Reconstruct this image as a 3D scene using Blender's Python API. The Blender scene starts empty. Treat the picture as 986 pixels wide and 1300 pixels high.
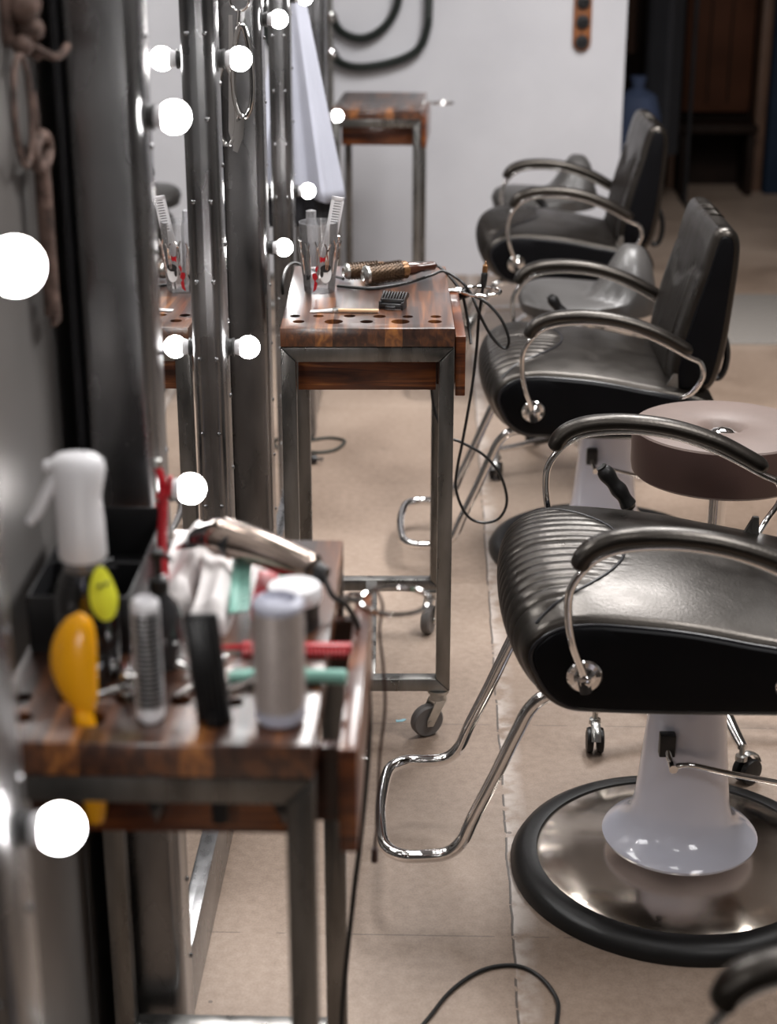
import bpy, bmesh, math, random
from mathutils import Vector, Matrix, Euler
random.seed(7)
PI = math.pi
SC = bpy.context.scene
COL = SC.collection

# ------------------------------------------------------------------ helpers
def catmull(pts, sub=6, closed=False):
    P = [Vector(p) for p in pts]; n = len(P); out = []
    rng = range(n) if closed else range(n - 1)
    for i in rng:
        if closed:
            a, b, c, d = P[(i-1) % n], P[i], P[(i+1) % n], P[(i+2) % n]
        else:
            a, b, c, d = P[max(i-1, 0)], P[i], P[i+1], P[min(i+2, n-1)]
        for k in range(sub):
            t = k / sub
            out.append(0.5*((2*b)+(c-a)*t+(2*a-5*b+4*c-d)*t*t+(3*b-a-3*c+d)*t**3))
    if not closed: out.append(P[-1].copy())
    return out

def tube(bm, pts, r, n=10, closed=False, sub=5, sx=1, sy=1, up=None, caps=True):
    P = catmull(pts, sub, closed) if sub > 1 else [Vector(p) for p in pts]
    m = len(P); T = []
    for i in range(m):
        if closed: t = P[(i+1) % m] - P[(i-1) % m]
        else: t = P[min(i+1, m-1)] - P[max(i-1, 0)]
        T.append(t.normalized() if t.length > 1e-9 else Vector((0, 0, 1)))
    ref = Vector(up) if up else (Vector((0, 0, 1)) if abs(T[0].z) < .9 else Vector((1, 0, 0)))
    N = ref - T[0]*ref.dot(T[0]); N.normalize(); rings = []
    for i in range(m):
        if up:
            N = Vector(up) - T[i]*Vector(up).dot(T[i])
        else:
            N = N - T[i]*N.dot(T[i])
        if N.length < 1e-6: N = T[i].orthogonal()
        N.normalize(); B = T[i].cross(N)
        rr = r(i/(m-1)) if callable(r) else r
        rings.append([bm.verts.new(P[i] + N*(math.cos(2*PI*k/n)*rr*sy) + B*(math.sin(2*PI*k/n)*rr*sx)) for k in range(n)])
    for i in range(m if closed else m-1):
        a, b = rings[i], rings[(i+1) % m]
        for k in range(n):
            bm.faces.new((a[k], a[(k+1) % n], b[(k+1) % n], b[k]))
    if not closed and caps:
        bm.faces.new(rings[0][::-1]); bm.faces.new(rings[-1])
    return bm

def lathe(bm, prof, n=32, M=None, cap=True):
    M = M or Matrix.Identity(4); rings = []
    for r, z in prof:
        if r < 1e-6: rings.append([bm.verts.new(M @ Vector((0, 0, z)))])
        else: rings.append([bm.verts.new(M @ Vector((r*math.cos(2*PI*k/n), r*math.sin(2*PI*k/n), z))) for k in range(n)])
    for a, b in zip(rings, rings[1:]):
        for k in range(n):
            f = [a[k % len(a)], a[(k+1) % n % len(a)], b[(k+1) % n % len(b)], b[k % len(b)]]
            u = []
            for v in f:
                if v not in u: u.append(v)
            if len(u) > 2:
                try: bm.faces.new(u)
                except ValueError: pass
    if cap:
        if len(rings[0]) > 1: bm.faces.new(rings[0][::-1])
        if len(rings[-1]) > 1: bm.faces.new(rings[-1])
    return bm

def axis_M(p0, p1):
    d = Vector(p1) - Vector(p0)
    return Matrix.Translation(p0) @ d.to_track_quat('Z', 'Y').to_matrix().to_4x4()

def box(bm, x0, x1, y0, y1, z0, z1, bev=0.0, M=None, seg=2):
    M = M or Matrix.Identity(4)
    t = bmesh.new()
    bmesh.ops.create_cube(t, size=1, matrix=Matrix.Translation(((x0+x1)/2, (y0+y1)/2, (z0+z1)/2)) @ Matrix.Diagonal((x1-x0, y1-y0, z1-z0, 1)))
    if bev: bmesh.ops.bevel(t, geom=t.edges[:], offset=bev, segments=seg, profile=.5, affect='EDGES')
    add(bm, t, M); t.free(); return bm

def add(bm, src, M=None):
    M = M or Matrix.Identity(4); mp = {}
    for v in src.verts: mp[v] = bm.verts.new(M @ v.co)
    for f in src.faces:
        try: bm.faces.new([mp[v] for v in f.verts])
        except ValueError: pass

def prism(bm, outline, t0, t1, fn, bev=0.0):
    """outline of 2D points pushed from t0 to t1; fn(a,b,t)->xyz"""
    t = bmesh.new()
    A = [t.verts.new(fn(a, b, t0)) for a, b in outline]; B = [t.verts.new(fn(a, b, t1)) for a, b in outline]
    n = len(A)
    for i in range(n): t.faces.new((A[i], A[(i+1) % n], B[(i+1) % n], B[i]))
    t.faces.new(A[::-1]); t.faces.new(B)
    bmesh.ops.recalc_face_normals(t, faces=t.faces[:])
    if bev: bmesh.ops.bevel(t, geom=[e for e in t.edges if e.calc_face_angle(0) > .6], offset=bev, segments=2, profile=.5, affect='EDGES')
    add(bm, t); t.free(); return bm

def B(): return bmesh.new()

def obj(name, bm, m, parent=None, loc=(0, 0, 0), rot=(0, 0, 0), ang=38, smooth=True):
    bmesh.ops.recalc_face_normals(bm, faces=bm.faces[:])
    me = bpy.data.meshes.new(name); bm.to_mesh(me); bm.free()
    if smooth:
        me.shade_smooth(); me.set_sharp_from_angle(angle=math.radians(ang))
    o = bpy.data.objects.new(name, me); COL.objects.link(o)
    for x in (m if isinstance(m, (list, tuple)) else [m]): me.materials.append(x)
    o.location = loc; o.rotation_euler = rot
    if parent: o.parent = parent
    return o

def tag(o, label=None, cat=None, group=None, kind=None):
    for k, v in (('label', label), ('category', cat), ('group', group), ('kind', kind)):
        if v: o[k] = v
    return o

def thing(name, label, cat, loc=(0, 0, 0), rz=0, group=None):
    o = bpy.data.objects.new(name, None); COL.objects.link(o); o.empty_display_size = .05
    o.location = loc; o.rotation_euler = (0, 0, rz)
    return tag(o, label, cat, group)

def struct(name, bm, m, **k):
    o = obj(name, bm, m, **k); o['kind'] = 'structure'; return o

def dup(o, parent=None):
    c = o.copy(); COL.objects.link(c); c.parent = parent
    for ch in list(o.children): dup(ch, c)
    return c

# ------------------------------------------------------------------ materials
def nt(name):
    m = bpy.data.materials.new(name); m.use_nodes = True
    N = m.node_tree.nodes; L = m.node_tree.links
    return m, N, L, N['Principled BSDF']

def node(N, typ, **k):
    n = N.new(typ)
    for a, v in k.items():
        if a.startswith('i_'): n.inputs[a[2:].replace('_', ' ')].default_value = v
        else: setattr(n, a, v)
    return n

def ramp(N, stops):
    r = N.new('ShaderNodeValToRGB'); e = r.color_ramp.elements
    e[0].position, e[0].color = stops[0][0], (*stops[0][1], 1)
    e[1].position, e[1].color = stops[-1][0], (*stops[-1][1], 1)
    for p, c in stops[1:-1]:
        x = e.new(p); x.color = (*c, 1)
    return r

def mat(name, col, rough=.5, metal=0, spec=.5, var=.12, nscale=8, bump=0.0, bscale=80, coat=0, stretch=(1, 1, 1), rvar=0.0, trans=0, ior=1.45):
    m, N, L, P = nt(name)
    tc = node(N, 'ShaderNodeTexCoord'); mp = node(N, 'ShaderNodeMapping'); mp.inputs['Scale'].default_value = stretch
    L.new(tc.outputs['Object'], mp.inputs['Vector'])
    nz = node(N, 'ShaderNodeTexNoise'); nz.inputs['Scale'].default_value = nscale; nz.inputs['Detail'].default_value = 5
    L.new(mp.outputs[0], nz.inputs['Vector'])
    lo = tuple(max(0, c*(1-var)) for c in col); hi = tuple(min(1, c*(1+var)) for c in col)
    r = ramp(N, [(.3, lo), (.7, hi)]); L.new(nz.outputs['Fac'], r.inputs[0]); L.new(r.outputs[0], P.inputs['Base Color'])
    P.inputs['Roughness'].default_value = rough; P.inputs['Metallic'].default_value = metal
    P.inputs['Specular IOR Level'].default_value = spec; P.inputs['Coat Weight'].default_value = coat
    P.inputs['Transmission Weight'].default_value = trans; P.inputs['IOR'].default_value = ior
    if rvar:
        mr = node(N, 'ShaderNodeMapRange'); mr.inputs['To Min'].default_value = max(0, rough-rvar); mr.inputs['To Max'].default_value = rough+rvar
        mr.inputs['From Min'].default_value = .3; mr.inputs['From Max'].default_value = .7
        L.new(nz.outputs['Fac'], mr.inputs[0]); L.new(mr.outputs[0], P.inputs['Roughness'])
    if bump:
        nb = node(N, 'ShaderNodeTexNoise'); nb.inputs['Scale'].default_value = bscale; nb.inputs['Detail'].default_value = 4
        L.new(mp.outputs[0], nb.inputs['Vector'])
        b = node(N, 'ShaderNodeBump'); b.inputs['Strength'].default_value = bump; b.inputs['Distance'].default_value = .002
        L.new(nb.outputs['Fac'], b.inputs['Height']); L.new(b.outputs[0], P.inputs['Normal'])
    return m

def emis(name, col, s):
    m, N, L, P = nt(name)
    P.inputs['Base Color'].default_value = (*col, 1); P.inputs['Emission Color'].default_value = (*col, 1)
    P.inputs['Emission Strength'].default_value = s; return m

M = {}
M['leather'] = mat('leather', (.005, .004, .0033), .33, spec=.62, var=.25, nscale=14, bump=.2, bscale=170, rvar=.06)
M['leather'].node_tree.nodes['Principled BSDF'].inputs['Specular Tint'].default_value = (1, .90, .80, 1)
M['vinyl'] = mat('black_vinyl', (.003, .003, .0038), .5, spec=.10, var=.2, bump=.1, bscale=300)
M['piping'] = mat('piping_vinyl', (.012, .012, .015), .3, spec=.6)
M['chrome'] = mat('chrome', (.82, .81, .80), .07, 1, var=.03, nscale=20)
M['dome'] = mat('polished_dome_steel', (.80, .71, .62), .17, 1, var=.12, nscale=9, rvar=.09, bump=.06, bscale=25)
_P = M['dome'].node_tree.nodes['Principled BSDF']; _t = M['dome'].node_tree.nodes.new('ShaderNodeTangent'); _t.direction_type = 'RADIAL'; _t.axis = 'Z'
_P.inputs['Anisotropic'].default_value = .85; _P.inputs['Anisotropic Rotation'].default_value = .25; M['dome'].node_tree.links.new(_t.outputs[0], _P.inputs['Tangent'])
M['rubber'] = mat('black_rubber', (.009, .0085, .0085), .40, spec=.4, var=.3, bump=.1)
M['enamel'] = mat('white_enamel', (.74, .75, .86), .14, var=.02, coat=.6)
M['black'] = mat('black_plastic', (.012, .012, .013), .35, var=.2)
M['cord'] = mat('black_cord_rubber', (.009, .009, .009), .4, var=.2)
M['browncord'] = mat('brown_cord', (.055, .025, .02), .5, var=.2)
M['steel'] = mat('raw_steel_tube', (.235, .23, .22), .30, .92, var=.35, nscale=22, stretch=(1, 1, .25), rvar=.1)
M['panel'] = mat('brushed_steel_sheet', (.25, .25, .255), .27, .95, var=.30, nscale=9, stretch=(1, 1, .5), rvar=.1, bump=.05, bscale=30)
M['darksteel'] = mat('blackened_steel_board', (.018, .018, .02), .4, .4, var=.3)
M['mirror'] = mat('mirror_glass', (.86, .87, .87), .015, 1, var=.01)
M['galv'] = mat('zinc_steel', (.5, .5, .48), .3, 1, var=.2, nscale=30)
M['wheel'] = mat('grey_wheel_rubber', (.13, .12, .115), .5, var=.2)
M['stool'] = mat('taupe_vinyl', (.145, .108, .094), .5, spec=.35, var=.06, nscale=14, bump=.12, bscale=250)
M['stoolside'] = mat('brown_vinyl', (.075, .042, .036), .42, var=.1, bump=.12, bscale=250)
M['saddle'] = mat('grey_saddle_vinyl', (.055, .052, .05), .42, var=.12, bump=.1, coat=.1)
M['white'] = mat('white_plastic', (.80, .79, .81), .32, var=.03)
M['lavender'] = mat('lavender_plastic', (.48, .49, .58), .35, var=.05)
M['paper'] = mat('white_paper', (.83, .79, .78), .8, var=.04, bump=.3, bscale=60)
M['mint'] = mat('mint_plastic', (.24, .50, .42), .35, var=.05)
M['red'] = mat('red_plastic', (.50, .02, .03), .3, var=.1)
M['green'] = mat('green_card', (.02, .22, .10), .5, var=.1)
M['amber'] = mat('orange_yellow_plastic', (.90, .40, .008), .25, var=.04)
M['bronze'] = mat('bronze_barrel', (.085, .052, .030), .4, .5, var=.3, nscale=60)
M['brasswood'] = mat('amber_ferrule', (.20, .10, .04), .3, .4, var=.1)
M['darkwood'] = mat('dark_brush_handle', (.05, .016, .009), .22, var=.4, nscale=30, stretch=(.2, 1, 1), coat=.5)
M['palewood'] = mat('pale_wood', (.62, .38, .22), .5, var=.15, nscale=40, stretch=(.1, 1, 1))
M['barrel'] = mat('ceramic_barrel', (.50, .44, .41), .4, .35, var=.08, nscale=70, bump=.4, bscale=300)
M['silver'] = mat('silver_barrel', (.6, .6, .61), .3, .8, var=.35, nscale=180)
M['clipper'] = mat('bronzed_clipper_metal', (.36, .29, .25), .2, 1, var=.05)
M['darkglass'] = mat('dark_bottle_plastic', (.03, .03, .032), .12, var=.1, coat=.5)
M['sticker'] = mat('lime_sticker', (.62, .62, .03), .5, var=.03)
M['cloth'] = mat('pale_cloth', (.36, .37, .43), .85, var=.05, bump=.3, bscale=300)
M['blackcloth'] = mat('black_cloth', (.022, .022, .026), .9, var=.1)
M['rust'] = mat('rusted_iron', (.13, .085, .07), .7, .3, var=.6, nscale=60, bump=.8, bscale=90)
M['hose'] = mat('black_corrugated_hose', (.02, .025, .022), .45, var=.2)
M['boardwood'] = mat('orange_wood_board', (.24, .085, .028), .4, var=.25, nscale=12, stretch=(4, 4, .6))
M['farwall'] = mat('dark_brown_wall', (.012, .007, .005), .6, spec=.1, var=.2)
M['fardoor'] = mat('brown_door', (.055, .022, .012), .6, spec=.1, var=.25, nscale=3)
M['farblue'] = mat('dark_blue_panel', (.012, .02, .035), .6, spec=.1, var=.2)
M['fartrim'] = mat('brown_trim', (.10, .055, .035), .45, var=.2)
M['darkbrown'] = mat('dark_brown_cloth', (.025, .014, .01), .9, spec=.1)
M['socket'] = mat('dark_socket_metal', (.05, .05, .05), .35, .3, var=.2)
M['bluecloth'] = mat('blue_cloth', (.05, .07, .13), .8, var=.2)
M['ceil'] = mat('ceiling_paint', (.36, .36, .37), .8, var=.04)
M['sidewall'] = mat('side_wall_paint', (.13, .125, .12), .7, var=.08)
M['leftwall'] = mat('grey_gloss_wall', (.30, .285, .275), .3, .45, var=.15, nscale=3)
M['redprint'] = mat('red_print', (.55, .01, .02), .4, var=.05)
M['blackprint'] = mat('black_print', (.02, .02, .02), .5)
M['whiteprint'] = mat('white_print', (.75, .75, .75), .5)
M['bulb'] = emis('lit_bulb', (1.0, .965, .95), 42)

def glass_mat(name, col, rough=.02, a=.25, white_mix=0):
    m, N, L, P = nt(name)
    tr = node(N, 'ShaderNodeBsdfTransparent'); tr.inputs[0].default_value = (*col, 1)
    gl = node(N, 'ShaderNodeBsdfGlossy'); gl.inputs['Roughness'].default_value = rough
    fr = node(N, 'ShaderNodeFresnel'); fr.inputs[0].default_value = 1.5
    ad = node(N, 'ShaderNodeMath', operation='ADD'); ad.inputs[1].default_value = a; ad.use_clamp = True
    mx = node(N, 'ShaderNodeMixShader')
    L.new(fr.outputs[0], ad.inputs[0]); L.new(ad.outputs[0], mx.inputs[0]); L.new(tr.outputs[0], mx.inputs[1]); L.new(gl.outputs[0], mx.inputs[2])
    out = mx.outputs[0]
    if white_mix:
        tl = node(N, 'ShaderNodeBsdfDiffuse'); tl.inputs[0].default_value = (.9, .9, .92, 1); m2 = node(N, 'ShaderNodeMixShader'); m2.inputs[0].default_value = white_mix
        L.new(out, m2.inputs[1]); L.new(tl.outputs[0], m2.inputs[2]); out = m2.outputs[0]
    L.new(out, N['Material Output'].inputs[0]); return m
M['glass'] = glass_mat('clear_tumbler_glass', (.985, .985, .985), .05, .02, .1)  # white diffuse mixed in stands for bright refractions of the ribbed glass
M['smoke'] = glass_mat('smoky_bottle', (.30, .30, .32), .08, .05)
M['clearpl'] = glass_mat('clear_plastic', (.95, .95, .97), .15, .08, .18)

def wood_mat():
    m, N, L, P = nt('varnished_block_wood')
    tc = node(N, 'ShaderNodeTexCoord'); sp = node(N, 'ShaderNodeSeparateXYZ'); L.new(tc.outputs['Object'], sp.inputs[0])
    def mth(op, a, b=None, c=None):
        n = node(N, 'ShaderNodeMath', operation=op)
        for i, v in enumerate((a, b, c)):
            if v is None: continue
            if isinstance(v, (int, float)): n.inputs[i].default_value = v
            else: L.new(v, n.inputs[i])
        return n.outputs[0]
    sx = mth('FLOOR', mth('MULTIPLY', sp.outputs[0], 29.0))
    w1 = node(N, 'ShaderNodeTexWhiteNoise', noise_dimensions='1D'); L.new(sx, w1.inputs['W'])
    yo = mth('FLOOR', mth('ADD', mth('MULTIPLY', sp.outputs[1], 3.2), mth('MULTIPLY', w1.outputs['Value'], 5.0)))
    cb = node(N, 'ShaderNodeCombineXYZ'); L.new(sx, cb.inputs[0]); L.new(yo, cb.inputs[1])
    w2 = node(N, 'ShaderNodeTexWhiteNoise', noise_dimensions='2D'); L.new(cb.outputs[0], w2.inputs['Vector'])
    mp = node(N, 'ShaderNodeMapping'); mp.inputs['Scale'].default_value = (60, 3.5, 40); L.new(tc.outputs['Object'], mp.inputs[0])
    nz = node(N, 'ShaderNodeTexNoise'); nz.inputs['Scale'].default_value = 1.3; nz.inputs['Detail'].default_value = 6; nz.inputs['Distortion'].default_value = .6
    L.new(mp.outputs[0], nz.inputs[0])
    f = mth('ADD', mth('MULTIPLY', w2.outputs['Value'], .66), mth('MULTIPLY', mth('SUBTRACT', nz.outputs['Fac'], .48), 1.15))
    r = ramp(N, [(0.0, (.018, .008, .006)), (.3, (.055, .022, .013)), (.6, (.16, .058, .022)), (1.0, (.46, .18, .045))])
    L.new(f, r.inputs[0]); L.new(r.outputs[0], P.inputs['Base Color'])
    P.inputs['Roughness'].default_value = .32; P.inputs['Coat Weight'].default_value = .9; P.inputs['Coat Roughness'].default_value = .24; P.inputs['Coat IOR'].default_value = 1.6
    b = node(N, 'ShaderNodeBump'); b.inputs['Strength'].default_value = .15; b.inputs['Distance'].default_value = .001
    L.new(nz.outputs['Fac'], b.inputs['Height']); L.new(b.outputs[0], P.inputs['Normal'])
    return m
M['wood'] = wood_mat()

def rail_wood():
    m, N, L, P = nt('varnished_long_grain_wood')
    tc = node(N, 'ShaderNodeTexCoord'); mp = node(N, 'ShaderNodeMapping'); mp.inputs['Scale'].default_value = (3, 3, 42); L.new(tc.outputs['Object'], mp.inputs[0])
    nz = node(N, 'ShaderNodeTexNoise'); nz.inputs['Scale'].default_value = 1.4; nz.inputs['Detail'].default_value = 7; nz.inputs['Distortion'].default_value = 1.2
    L.new(mp.outputs[0], nz.inputs[0])
    r = ramp(N, [(.30, (.03, .008, .005)), (.5, (.12, .032, .010)), (.62, (.24, .075, .02)), (.78, (.50, .20, .05))])
    L.new(nz.outputs['Fac'], r.inputs[0]); L.new(r.outputs[0], P.inputs['Base Color'])
    P.inputs['Roughness'].default_value = .3; P.inputs['Coat Weight'].default_value = .3; return m
M['railwood'] = rail_wood()

def floor_mat():
    m, N, L, P = nt('worn_concrete_floor')
    tc = node(N, 'ShaderNodeTexCoord'); sp = node(N, 'ShaderNodeSeparateXYZ'); L.new(tc.outputs['Object'], sp.inputs[0])
    def mth(op, a, b=None, c=None, clamp=False):
        n = node(N, 'ShaderNodeMath', operation=op); n.use_clamp = clamp
        for i, v in enumerate((a, b, c)):
            if v is None: continue
            if isinstance(v, (int, float)): n.inputs[i].default_value = v
            else: L.new(v, n.inputs[i])
        return n.outputs[0]
    def noise(s, d=4, dist=0, st=(1, 1, 1)):
        mp = node(N, 'ShaderNodeMapping'); mp.inputs['Scale'].default_value = st; L.new(tc.outputs['Object'], mp.inputs[0])
        n = node(N, 'ShaderNodeTexNoise'); n.inputs['Scale'].default_value = s; n.inputs['Detail'].default_value = d; n.inputs['Distortion'].default_value = dist
        L.new(mp.outputs[0], n.inputs[0]); return n.outputs['Fac']
    big = noise(1.7, 6, .4); fine = noise(55, 5); grit = noise(260, 2); wob = noise(9, 4); edge = noise(30, 5)
    base = ramp(N, [(.30, (.22, .160, .120)), (.5, (.345, .262, .205)), (.68, (.45, .355, .285))]); L.new(mth('ADD', mth('MULTIPLY', big, .7), mth('MULTIPLY', fine, .3)), base.inputs[0])
    mg = node(N, 'ShaderNodeMix', data_type='RGBA', blend_type='MULTIPLY'); mg.inputs[0].default_value = .55
    gr = ramp(N, [(.35, (.72, .72, .72)), (.6, (1, 1, 1))]); L.new(grit, gr.inputs[0])
    L.new(base.outputs[0], mg.inputs[6]); L.new(gr.outputs[0], mg.inputs[7])
    # slabs: tint by slab on either side of the long joint, cross joints at intervals
    xr = mth('SUBTRACT', sp.outputs[0], mth('ADD', .148, mth('MULTIPLY', mth('SUBTRACT', wob, .5), .012)))
    side = mth('GREATER_THAN', xr, 0.0)
    row = mth('FLOOR', mth('MULTIPLY', mth('SUBTRACT', sp.outputs[1], .12), 1/.785))
    cb = node(N, 'ShaderNodeCombineXYZ'); L.new(side, cb.inputs[0]); L.new(row, cb.inputs[1])
    wn = node(N, 'ShaderNodeTexWhiteNoise', noise_dimensions='2D'); L.new(cb.outputs[0], wn.inputs['Vector'])
    ms = node(N, 'ShaderNodeMix', data_type='RGBA', blend_type='MULTIPLY'); ms.inputs[0].default_value = .55
    sr = ramp(N, [(0, (.70, .66, .63)), (1, (1, 1, 1))]); L.new(wn.outputs['Value'], sr.inputs[0])
    L.new(mg.outputs[2], ms.inputs[6]); L.new(sr.outputs[0], ms.inputs[7])
    # long crack, dark, broken; pale filler band beside it
    ab = mth('ABSOLUTE', xr)
    crack = mth('MULTIPLY', mth('LESS_THAN', ab, .0022), mth('GREATER_THAN', edge, .40))
    band = mth('MULTIPLY', mth('MULTIPLY', mth('SUBTRACT', 1.0, mth('MULTIPLY', xr, 22.0), clamp=True), side), mth('MULTIPLY', mth('SUBTRACT', mth('ADD', edge, wob), .80), 4.0, clamp=True))
    fy = mth('FRACT', mth('MULTIPLY', mth('SUBTRACT', sp.outputs[1], .12), 1/.785))
    cj = mth('MULTIPLY', mth('LESS_THAN', fy, .004), mth('GREATER_THAN', wob, .45))
    mb = node(N, 'ShaderNodeMix', data_type='RGBA'); L.new(mth('MULTIPLY', band, .8), mb.inputs[0]); L.new(ms.outputs[2], mb.inputs[6]); mb.inputs[7].default_value = (.58, .52, .48, 1)
    dk = mth('MAXIMUM', crack, mth('MULTIPLY', cj, .55))
    mc = node(N, 'ShaderNodeMix', data_type='RGBA'); L.new(mth('MULTIPLY', dk, .85), mc.inputs[0]); L.new(mb.outputs[2], mc.inputs[6]); mc.inputs[7].default_value = (.05, .04, .035, 1)
    # dark specks and drips
    vo = node(N, 'ShaderNodeTexVoronoi'); vo.inputs['Scale'].default_value = 5.5; L.new(tc.outputs['Object'], vo.inputs['Vector'])
    spk = mth('LESS_THAN', vo.outputs['Distance'], .028)
    md = node(N, 'ShaderNodeMix', data_type='RGBA'); L.new(mth('MULTIPLY', spk, .7), md.inputs[0]); L.new(mc.outputs[2], md.inputs[6]); md.inputs[7].default_value = (.09, .07, .06, 1)
    L.new(md.outputs[2], P.inputs['Base Color'])
    rr = mth('SUBTRACT', .52, mth('MULTIPLY', side, .12)); rr = mth('ADD', rr, mth('MULTIPLY', mth('SUBTRACT', big, .5), .3))
    L.new(rr, P.inputs['Roughness'])
    bp = node(N, 'ShaderNodeBump'); bp.inputs['Strength'].default_value = .25; bp.inputs['Distance'].default_value = .002
    L.new(mth('SUBTRACT', fine, mth('MULTIPLY', dk, 2.0)), bp.inputs['Height']); L.new(bp.outputs[0], P.inputs['Normal'])
    return m
M['floor'] = floor_mat()

def backwall_mat():
    m, N, L, P = nt('white_painted_wall')
    tc = node(N, 'ShaderNodeTexCoord'); n = node(N, 'ShaderNodeTexNoise'); n.inputs['Scale'].default_value = 2.2; n.inputs['Detail'].default_value = 6
    L.new(tc.outputs['Object'], n.inputs[0])
    r = ramp(N, [(.3, (.55, .55, .58)), (.65, (.62, .62, .65))]); L.new(n.outputs['Fac'], r.inputs[0])
    mp = node(N, 'ShaderNodeMapping'); mp.inputs['Scale'].default_value = (7, 1, 22); mp.inputs['Location'].default_value = (-.051*7, -7.7, -.775*22); L.new(tc.outputs['Object'], mp.inputs[0])
    ln = node(N, 'ShaderNodeVectorMath', operation='LENGTH'); L.new(mp.outputs[0], ln.inputs[0])
    nb = node(N, 'ShaderNodeTexNoise'); nb.inputs['Scale'].default_value = 50; L.new(tc.outputs['Object'], nb.inputs[0])
    ad = node(N, 'ShaderNodeMath', operation='ADD'); L.new(ln.outputs['Value'], ad.inputs[0]); L.new(nb.outputs['Fac'], ad.inputs[1])
    lt = node(N, 'ShaderNodeMath', operation='LESS_THAN'); L.new(ad.outputs[0], lt.inputs[0]); lt.inputs[1].default_value = -1
    mx = node(N, 'ShaderNodeMix', data_type='RGBA'); L.new(lt.outputs[0], mx.inputs[0]); L.new(r.outputs[0], mx.inputs[6]); mx.inputs[7].default_value = (.42, .33, .30, 1)
    L.new(mx.outputs[2], P.inputs['Base Color']); P.inputs['Roughness'].default_value = .6
    return m
M['backwall'] = backwall_mat()

def mat_mat():
    m, N, L, P = nt('grey_studded_mat')
    tc = node(N, 'ShaderNodeTexCoord'); ck = node(N, 'ShaderNodeTexBrick'); ck.inputs['Scale'].default_value = 9
    ck.inputs['Color1'].default_value = (.13, .115, .105, 1); ck.inputs['Color2'].default_value = (.11, .10, .09, 1); ck.inputs['Mortar'].default_value = (.24, .22, .20, 1); ck.inputs['Mortar Size'].default_value = .09
    L.new(tc.outputs['Object'], ck.inputs['Vector']); L.new(ck.outputs['Color'], P.inputs['Base Color']); P.inputs['Roughness'].default_value = .6
    return m
M['mat'] = mat_mat()

# ------------------------------------------------------------------ setting
WX = -.495; BY = 7.74
bm = B(); box(bm, WX-.1, 3.6, -2.6, 10.4, -.1, 0); struct('floor', bm, M['floor'], smooth=False)
bm = B(); box(bm, WX-.15, WX, -2.6, 10.4, 0, 3.1); struct('wall_left', bm, M['leftwall'], smooth=False)
bm = B(); box(bm, WX, .84, BY, BY+.12, 0, 3.1); struct('wall_back', bm, M['backwall'], smooth=False)
bm = B(); box(bm, WX-.15, 3.75, -2.6, 10.4, 3.1, 3.2); struct('ceiling', bm, M['ceil'], smooth=False)
bm = B(); box(bm, 3.6, 3.75, -2.6, 10.4, 0, 3.1); struct('wall_right', bm, M['sidewall'], smooth=False)
bm = B(); box(bm, WX-.15, 3.75, -2.75, -2.6, 0, 3.1); struct('wall_front', bm, M['sidewall'], smooth=False)
bm = B(); box(bm, WX-.15, 3.75, 10.3, 10.45, 0, 3.1); struct('wall_far', bm, M['farwall'], smooth=False)

d = B(); box(d, 1.46, 1.86, 10.22, 10.30, .44, 2.3, .01); d = struct('door_1', d, M['fardoor'])
bm = B()
for x in (1.50, 1.60, 1.72): box(bm, x, x+.008, 10.205, 10.225, .5, 2.2)
obj('groove_panel', bm, M['farwall'], d)
bm = B(); box(bm, 1.385, 1.43, 10.12, 10.30, 0, 2.4, .005); struct('trim_1', bm, M['fartrim'])
bm = B(); box(bm, 1.87, 1.93, 10.05, 10.30, 0, 2.4, .005); struct('trim_2', bm, M['fartrim'])
bm = B(); box(bm, 1.93, 3.2, 9.95, 10.30, 0, 2.4, .01); struct('door_2', bm, M['farblue'])

t = thing('bench', 'long black bench along the dark brown wall', 'bench', (1.64, 10.0, 0))
bm = B(); box(bm, -.24, .22, -.13, .2, .36, .41, .008); obj('seat', bm, M['farwall'], t)
for sx in (-.22, .17):
    bm = B(); box(bm, sx, sx+.04, -.1, .18, 0, .36, .004); obj('leg', bm, M['farwall'], t)

t = thing('coat_rack', 'dark rail with blue and black coats beyond the white wall', 'coat rack', (1.12, 9.6, 0))
bm = B(); tube(bm, [(-.25, 0, 1.7), (.3, 0, 1.7)], .012, sub=1); tube(bm, [(-.25, 0, 0), (-.25, 0, 1.7)], .012, sub=1); tube(bm, [(.3, 0, 0), (.3, 0, 1.7)], .012, sub=1)
tube(bm, [(-.25, -.2, .012), (-.25, .2, .012)], .012, sub=1); tube(bm, [(.3, -.2, .012), (.3, .2, .012)], .012, sub=1)
obj('rail_frame', bm, M['darksteel'], t)
def coat(x, m, z0, w, name, label, y=0):
    bm = B(); n = 24; rings = []
    for j in range(14):
        f = j/13; z = 1.66-(1.66-z0)*f; ring = []
        for k in range(n):
            a = 2*PI*k/n; rr = (w*(.35+.65*min(1, f*3)))*(1+.1*math.cos(5*a+x*9))
            ring.append(bm.verts.new((x+rr*math.cos(a)*.55, y+rr*math.sin(a), z)))
        rings.append(ring)
    for a, b in zip(rings, rings[1:]):
        for k in range(n): bm.faces.new((a[k], a[(k+1) % n], b[(k+1) % n], b[k]))
    bm.faces.new(rings[0]); bm.faces.new(rings[-1][::-1])
    o = obj(name, bm, m, loc=(1.12, 9.6, 0)); tag(o, label, 'coat'); return o
coat(-.10, M['darkbrown'], .85, .16, 'coat', 'short dark brown coat hanging at the edge of the white wall')
bm = B(); lathe(bm, [(0, 0), (.11, 0), (.13, .06), (.125, .30), (.13, .55), (.10, .66), (.03, .70), (.045, .76), (0, .75)], 28); tag(obj('laundry_bag', bm, M['bluecloth'], loc=(1.07, 9.15, 0)), 'tied blue cloth bag standing on the floor beyond the white wall', 'bag')
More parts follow.
